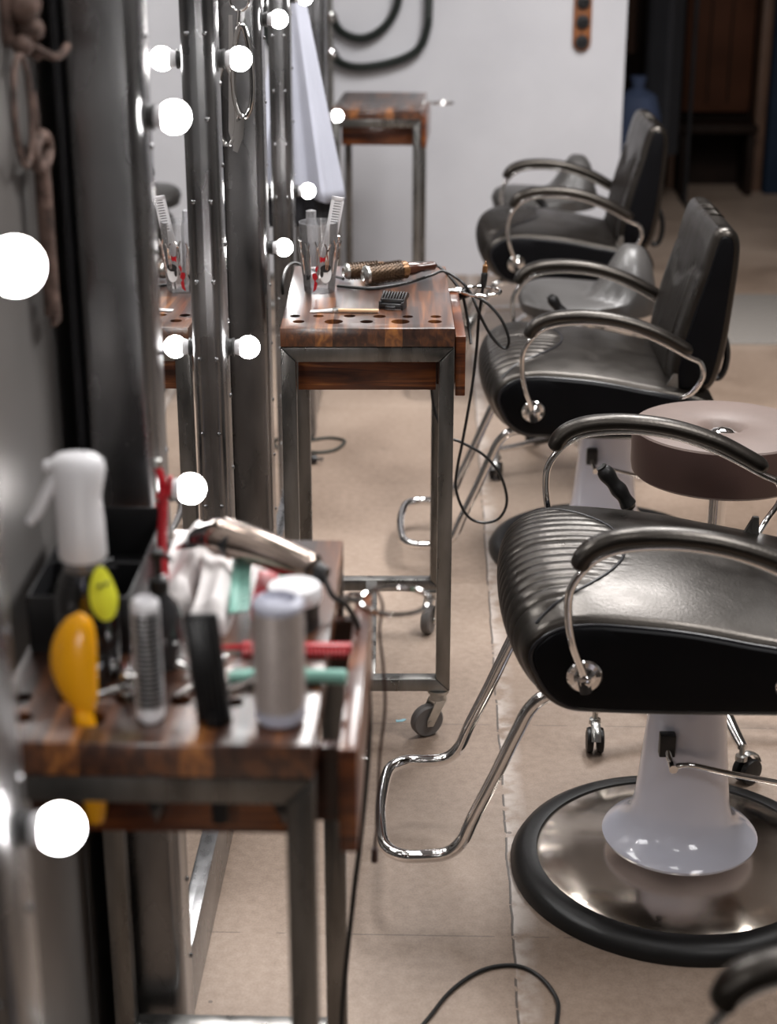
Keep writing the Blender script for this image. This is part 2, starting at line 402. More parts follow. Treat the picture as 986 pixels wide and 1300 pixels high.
coat(.13, M['blackcloth'], .30, .18, 'coat', 'long black coat hanging between blue coat and brown door')

# ------------------------------------------------------------------ mirror stations
def make_station():
    t = thing('lighted_mirror', 'lit steel mirror', 'mirror')
    bm = B(); box(bm, -.465, -.455, 0, .82, 0, 2.3, .002); obj('back_board', bm, M['darksteel'], t)
    for y in (0, .72):
        bm = B(); box(bm, -.455, -.36, y, y+.10, 0, 2.3, .018, seg=5)
        for k in range(16):
            z = .12+k*.137
            if y:
                lathe(bm, [(.0042, 0), (.0042, .0012), (.0028, .0028), (0, .0033)], 10, axis_M((-.3735, y+.0005, z), (-.3735, y-1, z)))
            lathe(bm, [(.0042, 0), (.0042, .0012), (.0028, .0028), (0, .0033)], 10, axis_M((-.3605, y+.075, z+.05), (1, y+.075, z+.05)))
        obj('side_post', bm, M['panel'], t)
    bm = B(); box(bm, -.458, -.372, .10, .72, 0, .125, .006); obj('bottom_rail', bm, M['panel'], t)
    bm = B(); box(bm, -.458, -.372, .10, .72, 2.2, 2.3, .006); obj('top_rail', bm, M['panel'], t)
    bm = B(); box(bm, -.458, -.388, .10, .72, .125, 2.2); obj('mirror_pane', bm, M['mirror'], t, smooth=False)
    for y in (.035, .775):
        for z in (.95, 1.445, 1.95):
            s = B(); A = axis_M((-.361, y, z), (1, y, z))
            lathe(s, [(.021, 0), (.021, .002), (.015, .003), (.015, .009), (.0165, .010), (.0165, .013)], 20, A)
            s = obj('bulb_socket', s, M['socket'], t)
            b = B(); lathe(b, [(.009, .0125), (.012, .014), (.0145, .020), (.0155, .0245)], 20, A, cap=True); obj('bulb_collar', b, M['white'], s)
            b = B(); prof = [(0.0155, .0245)]
            for k in range(1, 13):
                a = PI*(.27+.73*k/12); prof.append((max(.0205*math.sin(a), 0 if k == 12 else .001), .038-.0205*math.cos(a)))
            lathe(b, prof, 24, A, cap=False); obj('light_bulb', b, M['bulb'], s)
    return t
st0 = make_station()
lab = ['lit steel mirror at the left edge beside the nearest wooden trolley',
       'lit steel mirror opposite the chair with the large round chrome base',
       'lit steel mirror behind the glass tumbler, with shears hung on its post',
       'lit steel mirror partly behind the hanging pale cape']
for k in range(4):
    s = st0 if k == 0 else dup(st0)
    s.location = ((.002, -.005, -.017, -.026)[k], (.483, 2.095, 3.70, 5.235)[k], 0); s['label'] = lab[k]; s['group'] = 'lit steel mirrors along the wall'

# ------------------------------------------------------------------ trolleys
HOLES = [(-.138, .054, .012), (-.068, .054, .0185), (-.002, .054, .013), (.065, .054, .0185), (.134, .054, .014),
         (-.148, .100, .011), (-.100, .100, .011), (-.037, .100, .012), (.023, .097, .013), (.080, .095, .011), (.137, .095, .011)]
TL = .57; TW = .172; TH = .90
def make_caster(parent, x, y, zt, r, rot):
    c = bpy.data.objects.new('caster', None)
    Mx = Matrix.Translation((x, y, 0)) @ Matrix.Rotation(rot, 4, 'Z')
    bm = B(); tmp = B()
    lathe(tmp, [(.024, zt), (.024, zt-.006), (.017, zt-.008), (.019, zt-.022), (.008, zt-.024)], 18)
    for s in (-1, 1):
        prism(tmp, [(-.012, zt-.022), (.014, zt-.022), (.034, r+.006), (.034, r-.008), (.020, r-.010)], s*.0135, s*.0165, lambda a, b, u: (a, u, b))
    lathe(tmp, [(.005, -.018), (.005, .018)], 10, axis_M((.027, -.018, r), (.027, 1, r)) @ Matrix.Translation((0, 0, .018)))
    add(bm, tmp, Mx); tmp.free()
    f = obj('caster', bm, M['galv'], parent)
    bm = B(); tmp = B()
    lathe(tmp, [(.006, -.010), (r*.6, -.010), (r*.9, -.011), (r, -.007), (r, .007), (r*.9, .011), (r*.6, .010), (.006, .010)], 24, Matrix.Translation((.027, 0, r)) @ Matrix.Rotation(PI/2, 4, 'X'))
    add(bm, tmp, Mx); tmp.free(); bpy.data.objects.remove(c)
    obj('wheel', bm, M['wheel'], f); return f
def make_trolley():
    t = thing('trolley', 'trolley', 'trolley')
    bm = B(); box(bm, -TW, TW, 0, TL, .862, TH, .002)
    slab = obj('worktop', bm, M['wood'], t)
    bm = B()
    for x, y, r in HOLES: lathe(bm, [(r, .84), (r, .92)], 24, Matrix.Translation((x, y, 0)))
    cut = obj('cut', bm, M['wood'])
    md = slab.modifiers.new('b', 'BOOLEAN'); md.object = cut; md.operation = 'DIFFERENCE'; md.solver = 'EXACT'
    dg = bpy.context.evaluated_depsgraph_get(); me = bpy.data.meshes.new_from_object(slab.evaluated_get(dg))
    slab.modifiers.clear(); slab.data = me; bpy.data.objects.remove(cut)
    me.shade_smooth(); me.set_sharp_from_angle(angle=.6)
    q = .030
    for y in (0, TL-q):
        bm = B()
        def bar(pa, pb, pc, pd):   # mitred face bars: prism with bevel
            prism(bm, [pa, pb, pc, pd], y, y+q, lambda a, b, u: (a, u, b), bev=.003)
        w = TW; z1 = .861; z0 = .105
        bar((-w, z1), (w, z1), (w-q, z1-q), (-w+q, z1-q))
        bar((-w, z0), (-w, z1), (-w+q, z1-q), (-w+q, z0+q))
        bar((w, z1), (w, z0), (w-q, z0+q), (w-q, z1-q))
        bar((w, z0), (-w, z0), (-w+q, z0+q), (w-q, z0+q))
        obj('steel_leg_frame', bm, M['steel'], t)
    bm = B(); box(bm, -.014, .014, q, TL-q, z0+.001, z0+q-.001, .003); obj('floor_rail', bm, M['steel'], t)
    bm = B()
    for x in (-TW+.002, TW-q): box(bm, x, x+q-.004, q, TL-q, .831, .861, .002)
    obj('top_rail', bm, M['steel'], t)
    bm = B(); box(bm, -TW+.03, TW-.034, .074, .50, .752, .830, .002); obj('drawer_case', bm, M['railwood'], t)
    dr = B(); box(dr, TW+.010, TW+.030, .045, .46, .748, .872, .002); dr = obj('drawer_front', dr, M['railwood'], t)
    for ya in (.09, .42):
        bm = B(); box(bm, TW-.03, TW+.010, ya, ya+.015, .76, .85); obj('drawer_side', bm, M['darkwood'], dr)
    rg = B(); pts = [(TW+.073+.044*math.cos(a), .43+.044*math.sin(a), .874) for a in [2*PI*k/20 for k in range(20)]]
    tube(rg, pts, .0038, 8, closed=True, sub=2); tube(rg, [(TW-.002, .43, .874), (TW+.03, .43, .874)], .005, 8, sub=1); tube(rg, [(TW-.002, .45, .85), (TW+.01, .45, .872), (TW+.034, .45, .874)], .003, 8)
    obj('dryer_ring', rg, M['chrome'], t)
    for (x, y, a) in ((-.15, .015, 2.6), (.148, .015, 3.6), (-.15, TL-.015, 1.0), (.148, TL-.015, -1.9)):
        make_caster(t, x, y, .105, .036, a)
    return t
T1 = make_trolley()
T1.location = (-.290, 1.503, 0)
tag(T1, 'nearest wooden trolley, crowded with brushes, spray bottle and clippers', 'trolley', 'wood and steel trolleys')
T2 = dup(T1); T2.location = (-.131, 3.205, 0); T2.rotation_euler.z = math.radians(1.6)
T2['label'] = 'middle wooden trolley carrying the glass tumbler and bronze round brush'
T3 = dup(T1); T3.location = (-.232, 6.60, 0); T3.rotation_euler.z = math.radians(-2)
for ch in T3.children:
    if ch.name.startswith('drawer_front'): ch.location.x = -.009
T3['label'] = 'empty wooden trolley standing against the white back wall'
for ch in T1.children:
    if ch.name.startswith('drawer_front'): ch.location.x = .012
for ch in T2.children:
    if ch.name.startswith('drawer_front'): ch.location.x = -.006

# ------------------------------------------------------------------ barber chairs
def cushion(bm, prof, hw, ny, drop, dispf, edge_r=.028, closed=True, plan=lambda u, z, y: 0):
    """prof: smooth list of (u,z) points round the pad, hw half width; returns edge profile"""
    n = len(prof); rows = []
    nor = []
    for i in range(n):
        a = prof[(i-1) % n]; b = prof[(i+1) % n]; dx, dz = b[0]-a[0], b[1]-a[1]; l = math.hypot(dx, dz) or 1
        nor.append((-dz/l, dx/l))
    for j in range(ny+1):
        y = -hw + 2*hw*j/ny
        # finer rows towards the rounded edges
        tt = max(0, (abs(y)-(hw-edge_r))/edge_r); ins = edge_r*.75*(1-math.sqrt(max(0, 1-tt*tt)))
        row = []
        for i, (u, z) in enumerate(prof):
            nx, nz = nor[i]; d = dispf(u, z, y, nx, nz) if tt < .8 else 0
            row.append(bm.verts.new((u+nx*(d-ins)+plan(u, z, y), y, z+nz*(d-ins)-drop(u, z, y, nz))))
        rows.append(row)
    for j in range(ny):
        for i in range(n):
            a, b = rows[j], rows[j+1]; k = (i+1) % n
            bm.faces.new((a[i], a[k], b[k], b[i]))
    return [(v.co.x, v.co.z) for v in rows[0]]

def orient(prof):
    A = sum(prof[i][0]*prof[(i+1) % len(prof)][1]-prof[(i+1) % len(prof)][0]*prof[i][1] for i in range(len(prof)))
    return prof if A < 0 else prof[::-1]      # clockwise -> (-dz,dx) points outwards

def make_chair():
    t = thing('barber_chair', 'barber chair', 'chair'); up = []
    # base
    bm = B(); lathe(bm, [(.255, .022), (.262, .034), (.282, .036), (.300, .026), (.310, .010), (.309, 0.0005), (.25, .0005)], 72, cap=False); obj('rubber_rim', bm, M['rubber'], t)
    bm = B(); lathe(bm, [(.262, .030), (.250, .036), (.20, .042), (.13, .050), (.07, .056), (0, .058)], 72, cap=False); obj('base_dome', bm, M['dome'], t)
    bm = B()
    lathe(bm, [(.138, .070), (.141, .073), (.142, .078), (.136, .085), (.120, .094), (.103, .107), (.092, .124), (.086, .152), (.081, .20), (.0765, .25), (.072, .30), (.069, .33), (.068, .36), (.0665, .365), (.0665, .395)], 56, cap=False)
    lathe(bm, [(.138, .070), (.08, .064), (.06, .050)], 56, cap=False)
    col = obj('pump_column', bm, M['enamel'], t)
    bm = B(); box(bm, -.058, -.030, -.080, -.060, .275, .318, .002); obj('lever_slot', bm, M['black'], col)
    bm = B(); lathe(bm, [(.050, .38), (.050, .50)], 30); obj('piston', bm, M['chrome'], t)
    lv = B(); tube(lv, [(-.045, -.065, .300), (-.040, -.085, .275), (-.030, -.10, .268)], .006, 10); lathe(lv, [(.008, -.01), (.008, .01)], 12, axis_M((-.036, -.10, .268), (-.036, -1, .268)))
    tube(lv, [(-.036, -.10, .266), (-.008, -.103, .274), (.055, -.10, .258), (.14, -.09, .236), (.20, -.07, .215), (.225, -.05, .213)], .0055, 10)
    obj('pump_lever', lv, M['chrome'], t)
    # seat
    ctl = [(-.20, .452), (-.262, .457), (-.307, .482), (-.334, .528), (-.342, .575), (-.328, .617), (-.292, .642), (-.235, .651), (-.16, .649), (-.06, .640), (.04, .622), (.13, .600), (.21, .575), (.245, .54), (.245, .485), (.21, .455), (.08, .450), (-.08, .450)]
    prof = orient([(p.x, p.z) for p in catmull([(a, 0, b) for a, b in ctl], 5, True)])
    HW = .262
    seam = lambda y: -.130 - .11*min(1.4, abs(y)/.2)**2.2
    def disp(u, z, y, nx, nz):
        if z < .47 and nz < .2: return 0
        ok = u < seam(y)-.004 and abs(y) < .225
        if not ok: return 0
        f = min(1, (seam(y)-.004-u)/.012)*min(1, (.225-abs(y))/.02)
        return .0048*f*math.sqrt(abs(math.sin(PI*y/.0285)))
    def drop(u, z, y, nz):
        return (.030*(abs(y)/HW)**2.6)*max(0, min(1, (z-.52)/.10)) if z > .52 else 0
    bm = B(); ep = cushion(bm, prof, HW, 168, drop, disp, edge_r=.014, plan=lambda u, z, y: .030*(abs(y)/HW)**2.2*max(0, min(1, (-.12-u)/.18)))
    seat = obj('seat_cushion', bm, M['leather'], t, ang=60); up.append(seat)
    def topz(u, y):   # height of the pad top over u
        T = sorted((a, z) for (a, z) in prof if z > .56 and a < .15); pl = .030*(abs(y)/HW)**2.2*max(0, min(1, (-.12-u)/.18)); w = u-pl
        for (a0, z0), (a1, z1) in zip(T, T[1:]):
            if a0 <= w <= a1: best = z0+(z1-z0)*(w-a0)/max(1e-6, a1-a0); break
        return best-drop(u, best, y, 1)
    bm = B(); pts = []
    for k in range(25):
        y = -.24+.48*k/24; u = seam(y); pts.append((u, y, topz(u, y)+.001))
    tube(bm, pts, .0026, 8, sub=2); obj('seat_seam', bm, M['piping'], seat)
    for s in (-1, 1):
        bm = B()
        lay = [(1.0, HW-.004), (.975, HW+.004), (.93, HW+.007), (.6, HW+.009), (.05, HW+.009)]
        cx = sum(p[0] for p in ep)/len(ep); cz = sum(p[1] for p in ep)/len(ep); rings = []
        for f, yy in lay: rings.append([bm.verts.new((cx+(a-cx)*f, s*yy, cz+(b-cz)*f)) for a, b in ep])
        for a, b in zip(rings, rings[1:]):
            for k in range(len(a)): bm.faces.new((a[k], a[(k+1) % len(a)], b[(k+1) % len(a)], b[k]))
        bm.faces.new(rings[-1]); sp = obj('side_panel', bm, M['vinyl'], t); up.append(sp)
        bm = B(); tube(bm, [(a, s*(HW-.002), b) for a, b in ep], .0038, 8, closed=True, sub=1); obj('piping', bm, M['piping'], sp)
        for (u, z, r) in ((-.215, .525, .029), (.115, .510, .024)):
            bm = B(); A = axis_M((u, s*(HW+.006), z), (u, s*2, z))
            lathe(bm, [(r, 0), (r, .003), (r*.9, .006), (r*.62, .007), (r*.55, .013), (r*.35, .016), (r*.32, .026), (0, .028)], 28, A)
            obj('arm_bolt', bm, M['chrome'], sp)
        # arm
        y = s*.292
        ap = [(-.234, y, .722), (-.226, y, .744), (-.203, y, .763), (-.16, y, .775), (-.09, y, .777), (-.01, y, .766), (.07, y, .740), (.13, y, .709), (.165, y, .688)]
        bm = B(); tube(bm, ap, lambda f: .0215*min(1, .6+f*9, .55+(1-f)*9), 16, sub=6, sx=1.05, sy=.70, up=(0, 0, 1))
        pad = obj('arm_pad', bm, M['leather'], t); up.append(pad)
        bm = B(); g = s*.276
        tb = [(.135, s*.24, .545), (.150, s*.262, .56), (.175, y, .585), (.197, y, .625), (.190, y, .660), (.158, y, .676), (.08, y, .717), (0, y, .747), (-.08, y, .759), (-.15, y, .757), (-.195, y, .745), (-.225, y, .720), (-.245, y, .685), (-.247, y, .64), (-.238, y, .59), (-.220, s*.285, .540), (-.216, s*.282, .522)]
        tube(bm, tb, .0068, 10, sub=5); arm = obj('arm_tube', bm, M['chrome'], t); up.append(arm)
        bm = B(); tube(bm, [(-.218, s*.286, .527), (-.213, s*.286, .505)], .010, 12, sub=1); obj('arm_end', bm, M['black'], arm)
    # back
    cb = [(.140, .565), (.128, .62), (.140, .70), (.160, .78), (.186, .87), (.205, .945), (.222, .975), (.252, .978), (.275, .955), (.280, .90), (.272, .78), (.262, .68), (.245, .60), (.222, .570), (.18, .558)]
    pb = orient([(p.x, p.z) for p in catmull([(a, 0, b) for a, b in cb], 7, True)])
    HB = .232
    wz = lambda y: .845-.03*math.cos(PI*min(1, abs(y)/.17)*1.0)
    def dispb(u, z, y, nx, nz):
        if nx > -.3: return 0
        d = .006*(1-(y/HB)**2)
        if abs(y) < .165 and z < wz(y)-.004:
            d += .0050*min(1, (wz(y)-.004-z)/.012)*math.sqrt(abs(math.sin(PI*y/.0275)))
        if abs(z-wz(y)) < .006: d -= .003
        return d
    bm = B(); eb = cushion(bm, pb, HB, 140, lambda *a: 0, dispb, edge_r=.024)
    back = obj('backrest', bm, M['leather'], t, ang=60); up.append(back)
    for s in (-1, 1):
        bm = B(); cx = sum(p[0] for p in eb)/len(eb); cz = sum(p[1] for p in eb)/len(eb); rings = []
        for f, yy in [(1.0, HB-.004), (.98, HB+.003), (.92, HB+.006), (.5, HB+.008), (.05, HB+.008)]:
            rings.append([bm.verts.new((cx+(a-cx)*f, s*yy, cz+(b-cz)*f)) for a, b in eb])
        for a, b in zip(rings, rings[1:]):
            for k in range(len(a)): bm.faces.new((a[k], a[(k+1) % len(a)], b[(k+1) % len(a)], b[k]))
        bm.faces.new(rings[-1]); sp = obj('back_side_panel', bm, M['vinyl'], back)
    bm = B()
    for y in (-.05, -.02, .03, .06):
        tube(bm, [(.205, y, .962), (.222, y+.012, .979), (.245, y-.004, .983), (.266, y+.008, .972)], lambda f: .0045*math.sin(PI*max(.08, min(.92, f))), 8)
    obj('top_wrinkles', bm, M['leather'], back)
    bm = B(); tube(bm, [(.262, 0, .68), (.290, 0, .66), (.305, 0, .61), (.300, 0, .56), (.28, 0, .54), (.24, 0, .565)], .009, 10, sub=6, sx=1.6); obj('back_strap', bm, M['rubber'], back)
    for s in (-.16, .16):
        bm = B(); tube(bm, [(.12, s, .50), (.19, s, .52), (.235, s, .57), (.245, s, .62)], .010, 8); o = obj('back_bracket', bm, M['steel'], t); up.append(o)
    for s in (-1, 1):
        bm = B(); prism(bm, [(.115, .575), (.148, .575), (.145, .615), (.135, .615)], s*.222, s*.232, lambda a, b, u: (a, u, b))
        o = obj('hinge_plate', bm, M['steel'], t); up.append(o)
    # foot rest
    fp = []
    side = [(-.17, .446), (-.255, .443), (-.292, .418), (-.315, .370), (-.350, .285), (-.385, .205), (-.405, .155), (-.430, .130), (-.47, .123), (-.505, .123)]
    for u, z in side: fp.append((u, -.17, z))
    fp += [(-.532, -.150, .123), (-.545, -.11, .123), (-.552, 0, .123), (-.545, .11, .123), (-.532, .150, .123)]
    for u, z in side[::-1]: fp.append((u, .17, z))
    bm = B(); tube(bm, fp, .0118, 14, sub=6); o = obj('footrest', bm, M['chrome'], t); up.append(o)
    bm = B(); box(bm, -.16, .16, -.15, .15, .435, .455, .004); box(bm, -.10, .10, -.09, .09, .40, .436, .004); o = obj('seat_plate', bm, M['darksteel'], t); up.append(o)
    bm = B(); tube(bm, [(-.02, .22, .50), (-.05, .285, .54), (-.075, .288, .575), (-.088, .288, .612)], .0058, 10); lev = obj('recline_lever', bm, M['chrome'], t); up.append(lev)
    bm = B(); tube(bm, [(-.086, .288, .607), (-.103, .288, .635), (-.125, .288, .663), (-.145, .288, .690)], lambda f: .0148*(1 if .1 < f < .9 else .75)*(1+.1*math.sin(f*18)), 12, sub=6); obj('grip', bm, M['rubber'], lev)
    return t, up
CH, UP = make_chair()
upnames = [o.name.split('.')[0] for o in UP]
def set_h(root, dz):
    for c in root.children:
        if c.name.split('.')[0] in upnames: c.location.z += dz
chairs = [('black barber chair showing its whole chrome footrest and domed base', (.462, 2.705, 0), 0, 0),
          ('black barber chair with a black arm in the bottom right corner', (.525, 1.10, 0), 0, -.045),
          ('black barber chair behind the round taupe stool, cord hanging before its footrest', (.465, 4.29, 0), 0, -.045),
          ('black barber chair farthest from the front, before the white back wall', (.49, 5.86, 0), 0, -.010)]
for i, (lb, loc, rz, dz) in enumerate(chairs):
    c = CH if i == 0 else dup(CH)
    if i: c.name = 'barber_chair'
    c.location = loc; c.rotation_euler.z = math.radians(rz); tag(c, lb, 'chair', 'black barber chairs facing the mirrors')
    chairs[i] = (c, dz)
for ch in CH.children:
    if ch.name.startswith('backrest'): ch.location.x += .055; ch.rotation_euler.y = math.radians(5); ch.location.x -= .05
for c, dz in chairs:
    if dz: set_h(c, dz)

# ------------------------------------------------------------------ stools
def stool_base(t, zt, a0):
    bm = B(); lathe(bm, [(.030, .085), (.034, .09), (.034, .13), (.022, .14), (.018, .15), (.018, zt)], 24); obj('gas_post', bm, M['chrome'], t)
    for k in range(5):
        a = a0+2*PI*k/5; ca, sa = math.cos(a), math.sin(a)
        bm = B(); tube(bm, [(.02*ca, .02*sa, .115), (.12*ca, .12*sa, .108), (.22*ca, .22*sa, .094), (.275*ca, .275*sa, .088)], lambda f: .015-.005*f, 10, sx=1.1, sy=.8, up=(0, 0, 1))
        leg = obj('star_leg', bm, M['chrome'], t)
        Mx = Matrix.Translation((.272*ca, .272*sa, 0)) @ Matrix.Rotation(a+1.1+k, 4, 'Z')
        bm = B(); tmp = B()
        lathe(tmp, [(.006, .092), (.006, .07), (.012, .068), (.013, .058)], 12)
        tube(tmp, [(-.004, 0, .064), (.02, 0, .067), (.042, 0, .056), (.052, 0, .040)], .009, 8, sx=1.1, sy=.4, up=(0, 0, 1))
        add(bm, tmp, Mx); tmp.free(); obj('caster_fork', bm, M['galv'], leg); bm = B(); tmp = B()
        for s in (-1, 1):
            lathe(tmp, [(.004, -.006), (.018, -.008), (.026, -.006), (.028, 0), (.026, .006), (.018, .008), (.004, .008)], 20, Matrix.Translation((.02, s*.011, .0285)) @ Matrix.Rotation(PI/2, 4, 'X'))
        add(bm, tmp, Mx); tmp.free(); obj('caster_wheels', bm, M['rubber'], leg)
t = thing('round_stool', 'round taupe padded stool with brown sides on chrome wheeled base', 'stool', (.592, 3.285, 0))
stool_base(t, .60, math.radians(206))
bm = B(); lathe(bm, [(0, .580), (.174, .580), (.181, .586), (.183, .60), (.184, .670), (.183, .6765)], 64, cap=False); obj('seat_side', bm, M['stoolside'], t)
bm = B(); lathe(bm, [(.183, .6765), (.180, .680), (.15, .6835), (.10, .6845), (.055, .682), (.042, .676), (.034, .664), (.020, .661), (0, .661)], 64, cap=False); obj('seat_top', bm, M['stool'], t)
bm = B(); lathe(bm, [(.026, .662), (.026, .668), (.018, .674), (0, .677)], 32); obj('seat_button', bm, M['chrome'], t)

def saddle_stool(label, loc, rz, a0, zs):
    t = thing('saddle_stool', label, 'stool', loc, rz, 'grey saddle stools between the chairs'); stool_base(t, zs-.02, a0)
    bm = B(); nu, nv = 28, 40; top = []; 
    def ztop(x, y):
        r = min(1, math.hypot(x/.21, y/.19)); e = math.sqrt(max(0, 1-r**5))
        s = max(0, min(1, (x-.0)/.11)); s = s*s*(3-2*s)
        cant = .135*s*max(0, 1-(y/.115)**2)**.6*(1 if x < .135 else max(0, 1-((x-.135)/.06)**2)**.5)
        return .015+.035*e+.02*max(0, -x/.2)*(1-(y/.19)**2)*e - .02*(y/.19)**2*e + cant
    rings = []
    for i in range(nu+1):
        f = i/nu; ring = []
        for k in range(nv):
            a = 2*PI*k/nv; x = .21*f*math.cos(a); y = .19*f*math.sin(a)*(1-.18*math.cos(a)); ring.append(bm.verts.new((x, y, zs+ztop(x, y))) if f else None)
        if not f:
            v = bm.verts.new((0, 0, zs+ztop(0, 0))); ring = [v]
        rings.append(ring)
    ring = [bm.verts.new((v.co.x*.96, v.co.y*.96, zs-.018)) for v in rings[-1]]; rings.append(ring)
    for k in range(nv): bm.faces.new((rings[0][0], rings[1][k], rings[1][(k+1) % nv]))
    for a, b in zip(rings[1:], rings[2:]):
        for k in range(nv): bm.faces.new((a[k], b[k], b[(k+1) % nv], a[(k+1) % nv]))
    bm.faces.new(rings[-1][::-1]); obj('saddle_seat', bm, M['saddle'], t, ang=70)
    bm = B(); lathe(bm, [(.07, zs-.03), (.07, zs-.018)], 24); obj('seat_plate', bm, M['darksteel'], t)
saddle_stool('grey saddle stool with raised back lobe beside the middle chair backrest', (.462, 4.96, 0), math.radians(-12), 3.6, .535)
saddle_stool('grey saddle stool glimpsed through the farthest chair arms', (.43, 6.62, 0), 0, 2.9, .545)

# ------------------------------------------------------------------ back wall things, left wall things
def hose(name, label, pts):
    t = thing(name, label, 'hose', pts[0], group='corrugated hoses on the white back wall'); o0 = Vector(pts[0]); P = catmull([Vector(p)-o0 for p in pts], 60)
    bm = B(); n = len(P); tube(bm, P, lambda f: .0185+.0022*math.sin(f*(n-1)*1.45), 12, sub=1)
    tag(obj('hose_body', bm, M['hose'], t), None)
    for i in (4,):
        bm = B(); d = (P[i+1]-P[i]).normalized(); lathe(bm, [(.025, -.02), (.027, 0), (.025, .02)], 20, axis_M(P[i], P[i]+d)); obj('chrome_fitting', bm, M['chrome'], t)
    bm = B(); lathe(bm, [(.02, 0), (.02, .045)], 14, axis_M(P[60*3], P[60*3]+Vector((0, 1, 0)))); obj('wall_clip', bm, M['galv'], t)
yb = BY-.045
hose('corrugated_hose', 'upper black corrugated hose looping on the white wall', [(-.465, yb, 1.165), (-.425, yb, 1.10), (-.34, yb, 1.072), (-.26, yb, 1.10), (-.195, yb, 1.17), (-.165, yb, 1.28), (-.16, yb, 1.5), (-.16, yb, 1.9)])
hose('corrugated_hose', 'lower black corrugated hose curving up the white wall', [(-.465, yb, 1.005), (-.42, yb, .962), (-.33, yb, .948), (-.19, yb, .972), (-.09, yb, 1.02), (-.048, yb, 1.10), (-.036, yb, 1.25), (-.03, yb, 1.9)])
bm = B(); tube(bm, [(-.472, yb, .0), (-.472, yb, 2.6)], .012, 12, sub=1); tag(obj('wall_pipe', bm, M['galv']), 'upright grey steel pipe in the corner of the white wall', 'pipe')

t = thing('socket_board', 'orange wooden board with black round sockets on the white wall', 'socket board', (.643, BY, 1.0))
out = [(-.040+.040-.04*math.cos(a), .04-.04*math.sin(a)) for a in [PI*k/16 for k in range(17)]] + [(.04, .5), (-.04, .5)]
bm = B(); prism(bm, out, -.022, 0, lambda a, b, u: (a, u, b+.015), bev=.004); obj('backing_board', bm, M['boardwood'], t)
for k in range(5):
    bm = B(); lathe(bm, [(.030, 0), (.031, .012), (.027, .020), (.014, .022), (.012, .014), (0, .014)], 28, axis_M((0, -.022, .058+k*.085), (0, -1, .058+k*.085)))
    obj('round_socket', bm, M['black'], t)

# key on ring
t = thing('hanging_key', 'old rusted iron key on a ring hanging from a wall hook', 'key', (WX, 1.98, 1.58))
bm = B(); box(bm, 0, .012, -.02, .03, -.035, .035, .004)
for (x, y, z, r) in ((.022, .0, .01, .022), (.026, .01, -.018, .017), (.02, -.008, -.035, .013), (.03, .018, -.045, .010)):
    bmesh.ops.create_icosphere(bm, subdivisions=2, radius=r, matrix=Matrix.Translation((x, y, z)))
tube(bm, [(.02, 0, -.03), (.05, .02, -.05), (.06, .05, -.04)], .005, 8); obj('hook_plate', bm, M['rust'], t)
bm = B(); tube(bm, [(.022, -.035+.040*math.cos(a), -.105+.062*math.sin(a)) for a in [2*PI*k/16 for k in range(16)]], .0035, 8, closed=True, sub=3); obj('key_ring', bm, M['rust'], t)
bm = B(); tube(bm, [(.024, .03+.036*math.cos(a), -.160+.018*math.sin(a)) for a in [2*PI*k/14 for k in range(14)]], .0085, 8, closed=True, sub=3)
tube(bm, [(.024, .01, -.09), (.024, .02, -.145)], .004, 8, sub=1)
tube(bm, [(.024, .03, -.175), (.024, .03, -.36)], .010, 10, sub=1); box(bm, .02, .027, .03, .065, -.375, -.355); box(bm, .02, .027, .03, .055, -.345, -.33); obj('key_body', bm, M['rust'], t)

# shears hanging on the third mirror post
t = thing('steel_shears', 'large chrome shears hanging from a ring on the steel post', 'shears', (-.415, 3.662, 1.49))
bm = B(); tube(bm, [(.012*0+.020*math.cos(a), -.010, .0+.022*math.sin(a)) for a in [2*PI*k/16 for k in range(16)]], .0028, 8, closed=True, sub=3); tube(bm, [(0, .012, .022), (0, -.012, .024), (0, -.012, .018)], .004, 8); obj('hanging_ring', bm, M['chrome'], t)
def loop(cx, cz, rx, rz, y, nm):
    bm = B(); pts = [(cx+rx*math.cos(a)*(1+.25*math.sin(a)*-1), y, cz+rz*math.sin(a)) for a in [2*PI*k/18 for k in range(18)]]
    tube(bm, pts, .0062, 10, closed=True, sub=3, sx=1.6); return obj(nm, bm, M['chrome'], t)
loop(.004, -.145, .020, .095, -.020, 'finger_loop'); loop(-.034, -.215, .020, .085, -.012, 'finger_loop')
bm = B(); tube(bm, [(0, -.018, -.02), (-.004, -.018, -.055)], .004, 8, sub=1)
prism(bm, [(-.022, -.03), (-.014, -.03), (-.012, -.27), (-.020, -.31), (-.030, -.27)], -.020, -.016, lambda a, b, u: (a, u, b)); prism(bm, [(.006, -.24), (-.012, -.25), (-.022, -.31), (-.012, -.315), (.002, -.28)], -.024, -.020, lambda a, b, u: (a, u, b)); obj('shear_blade', bm, M['chrome'], t)

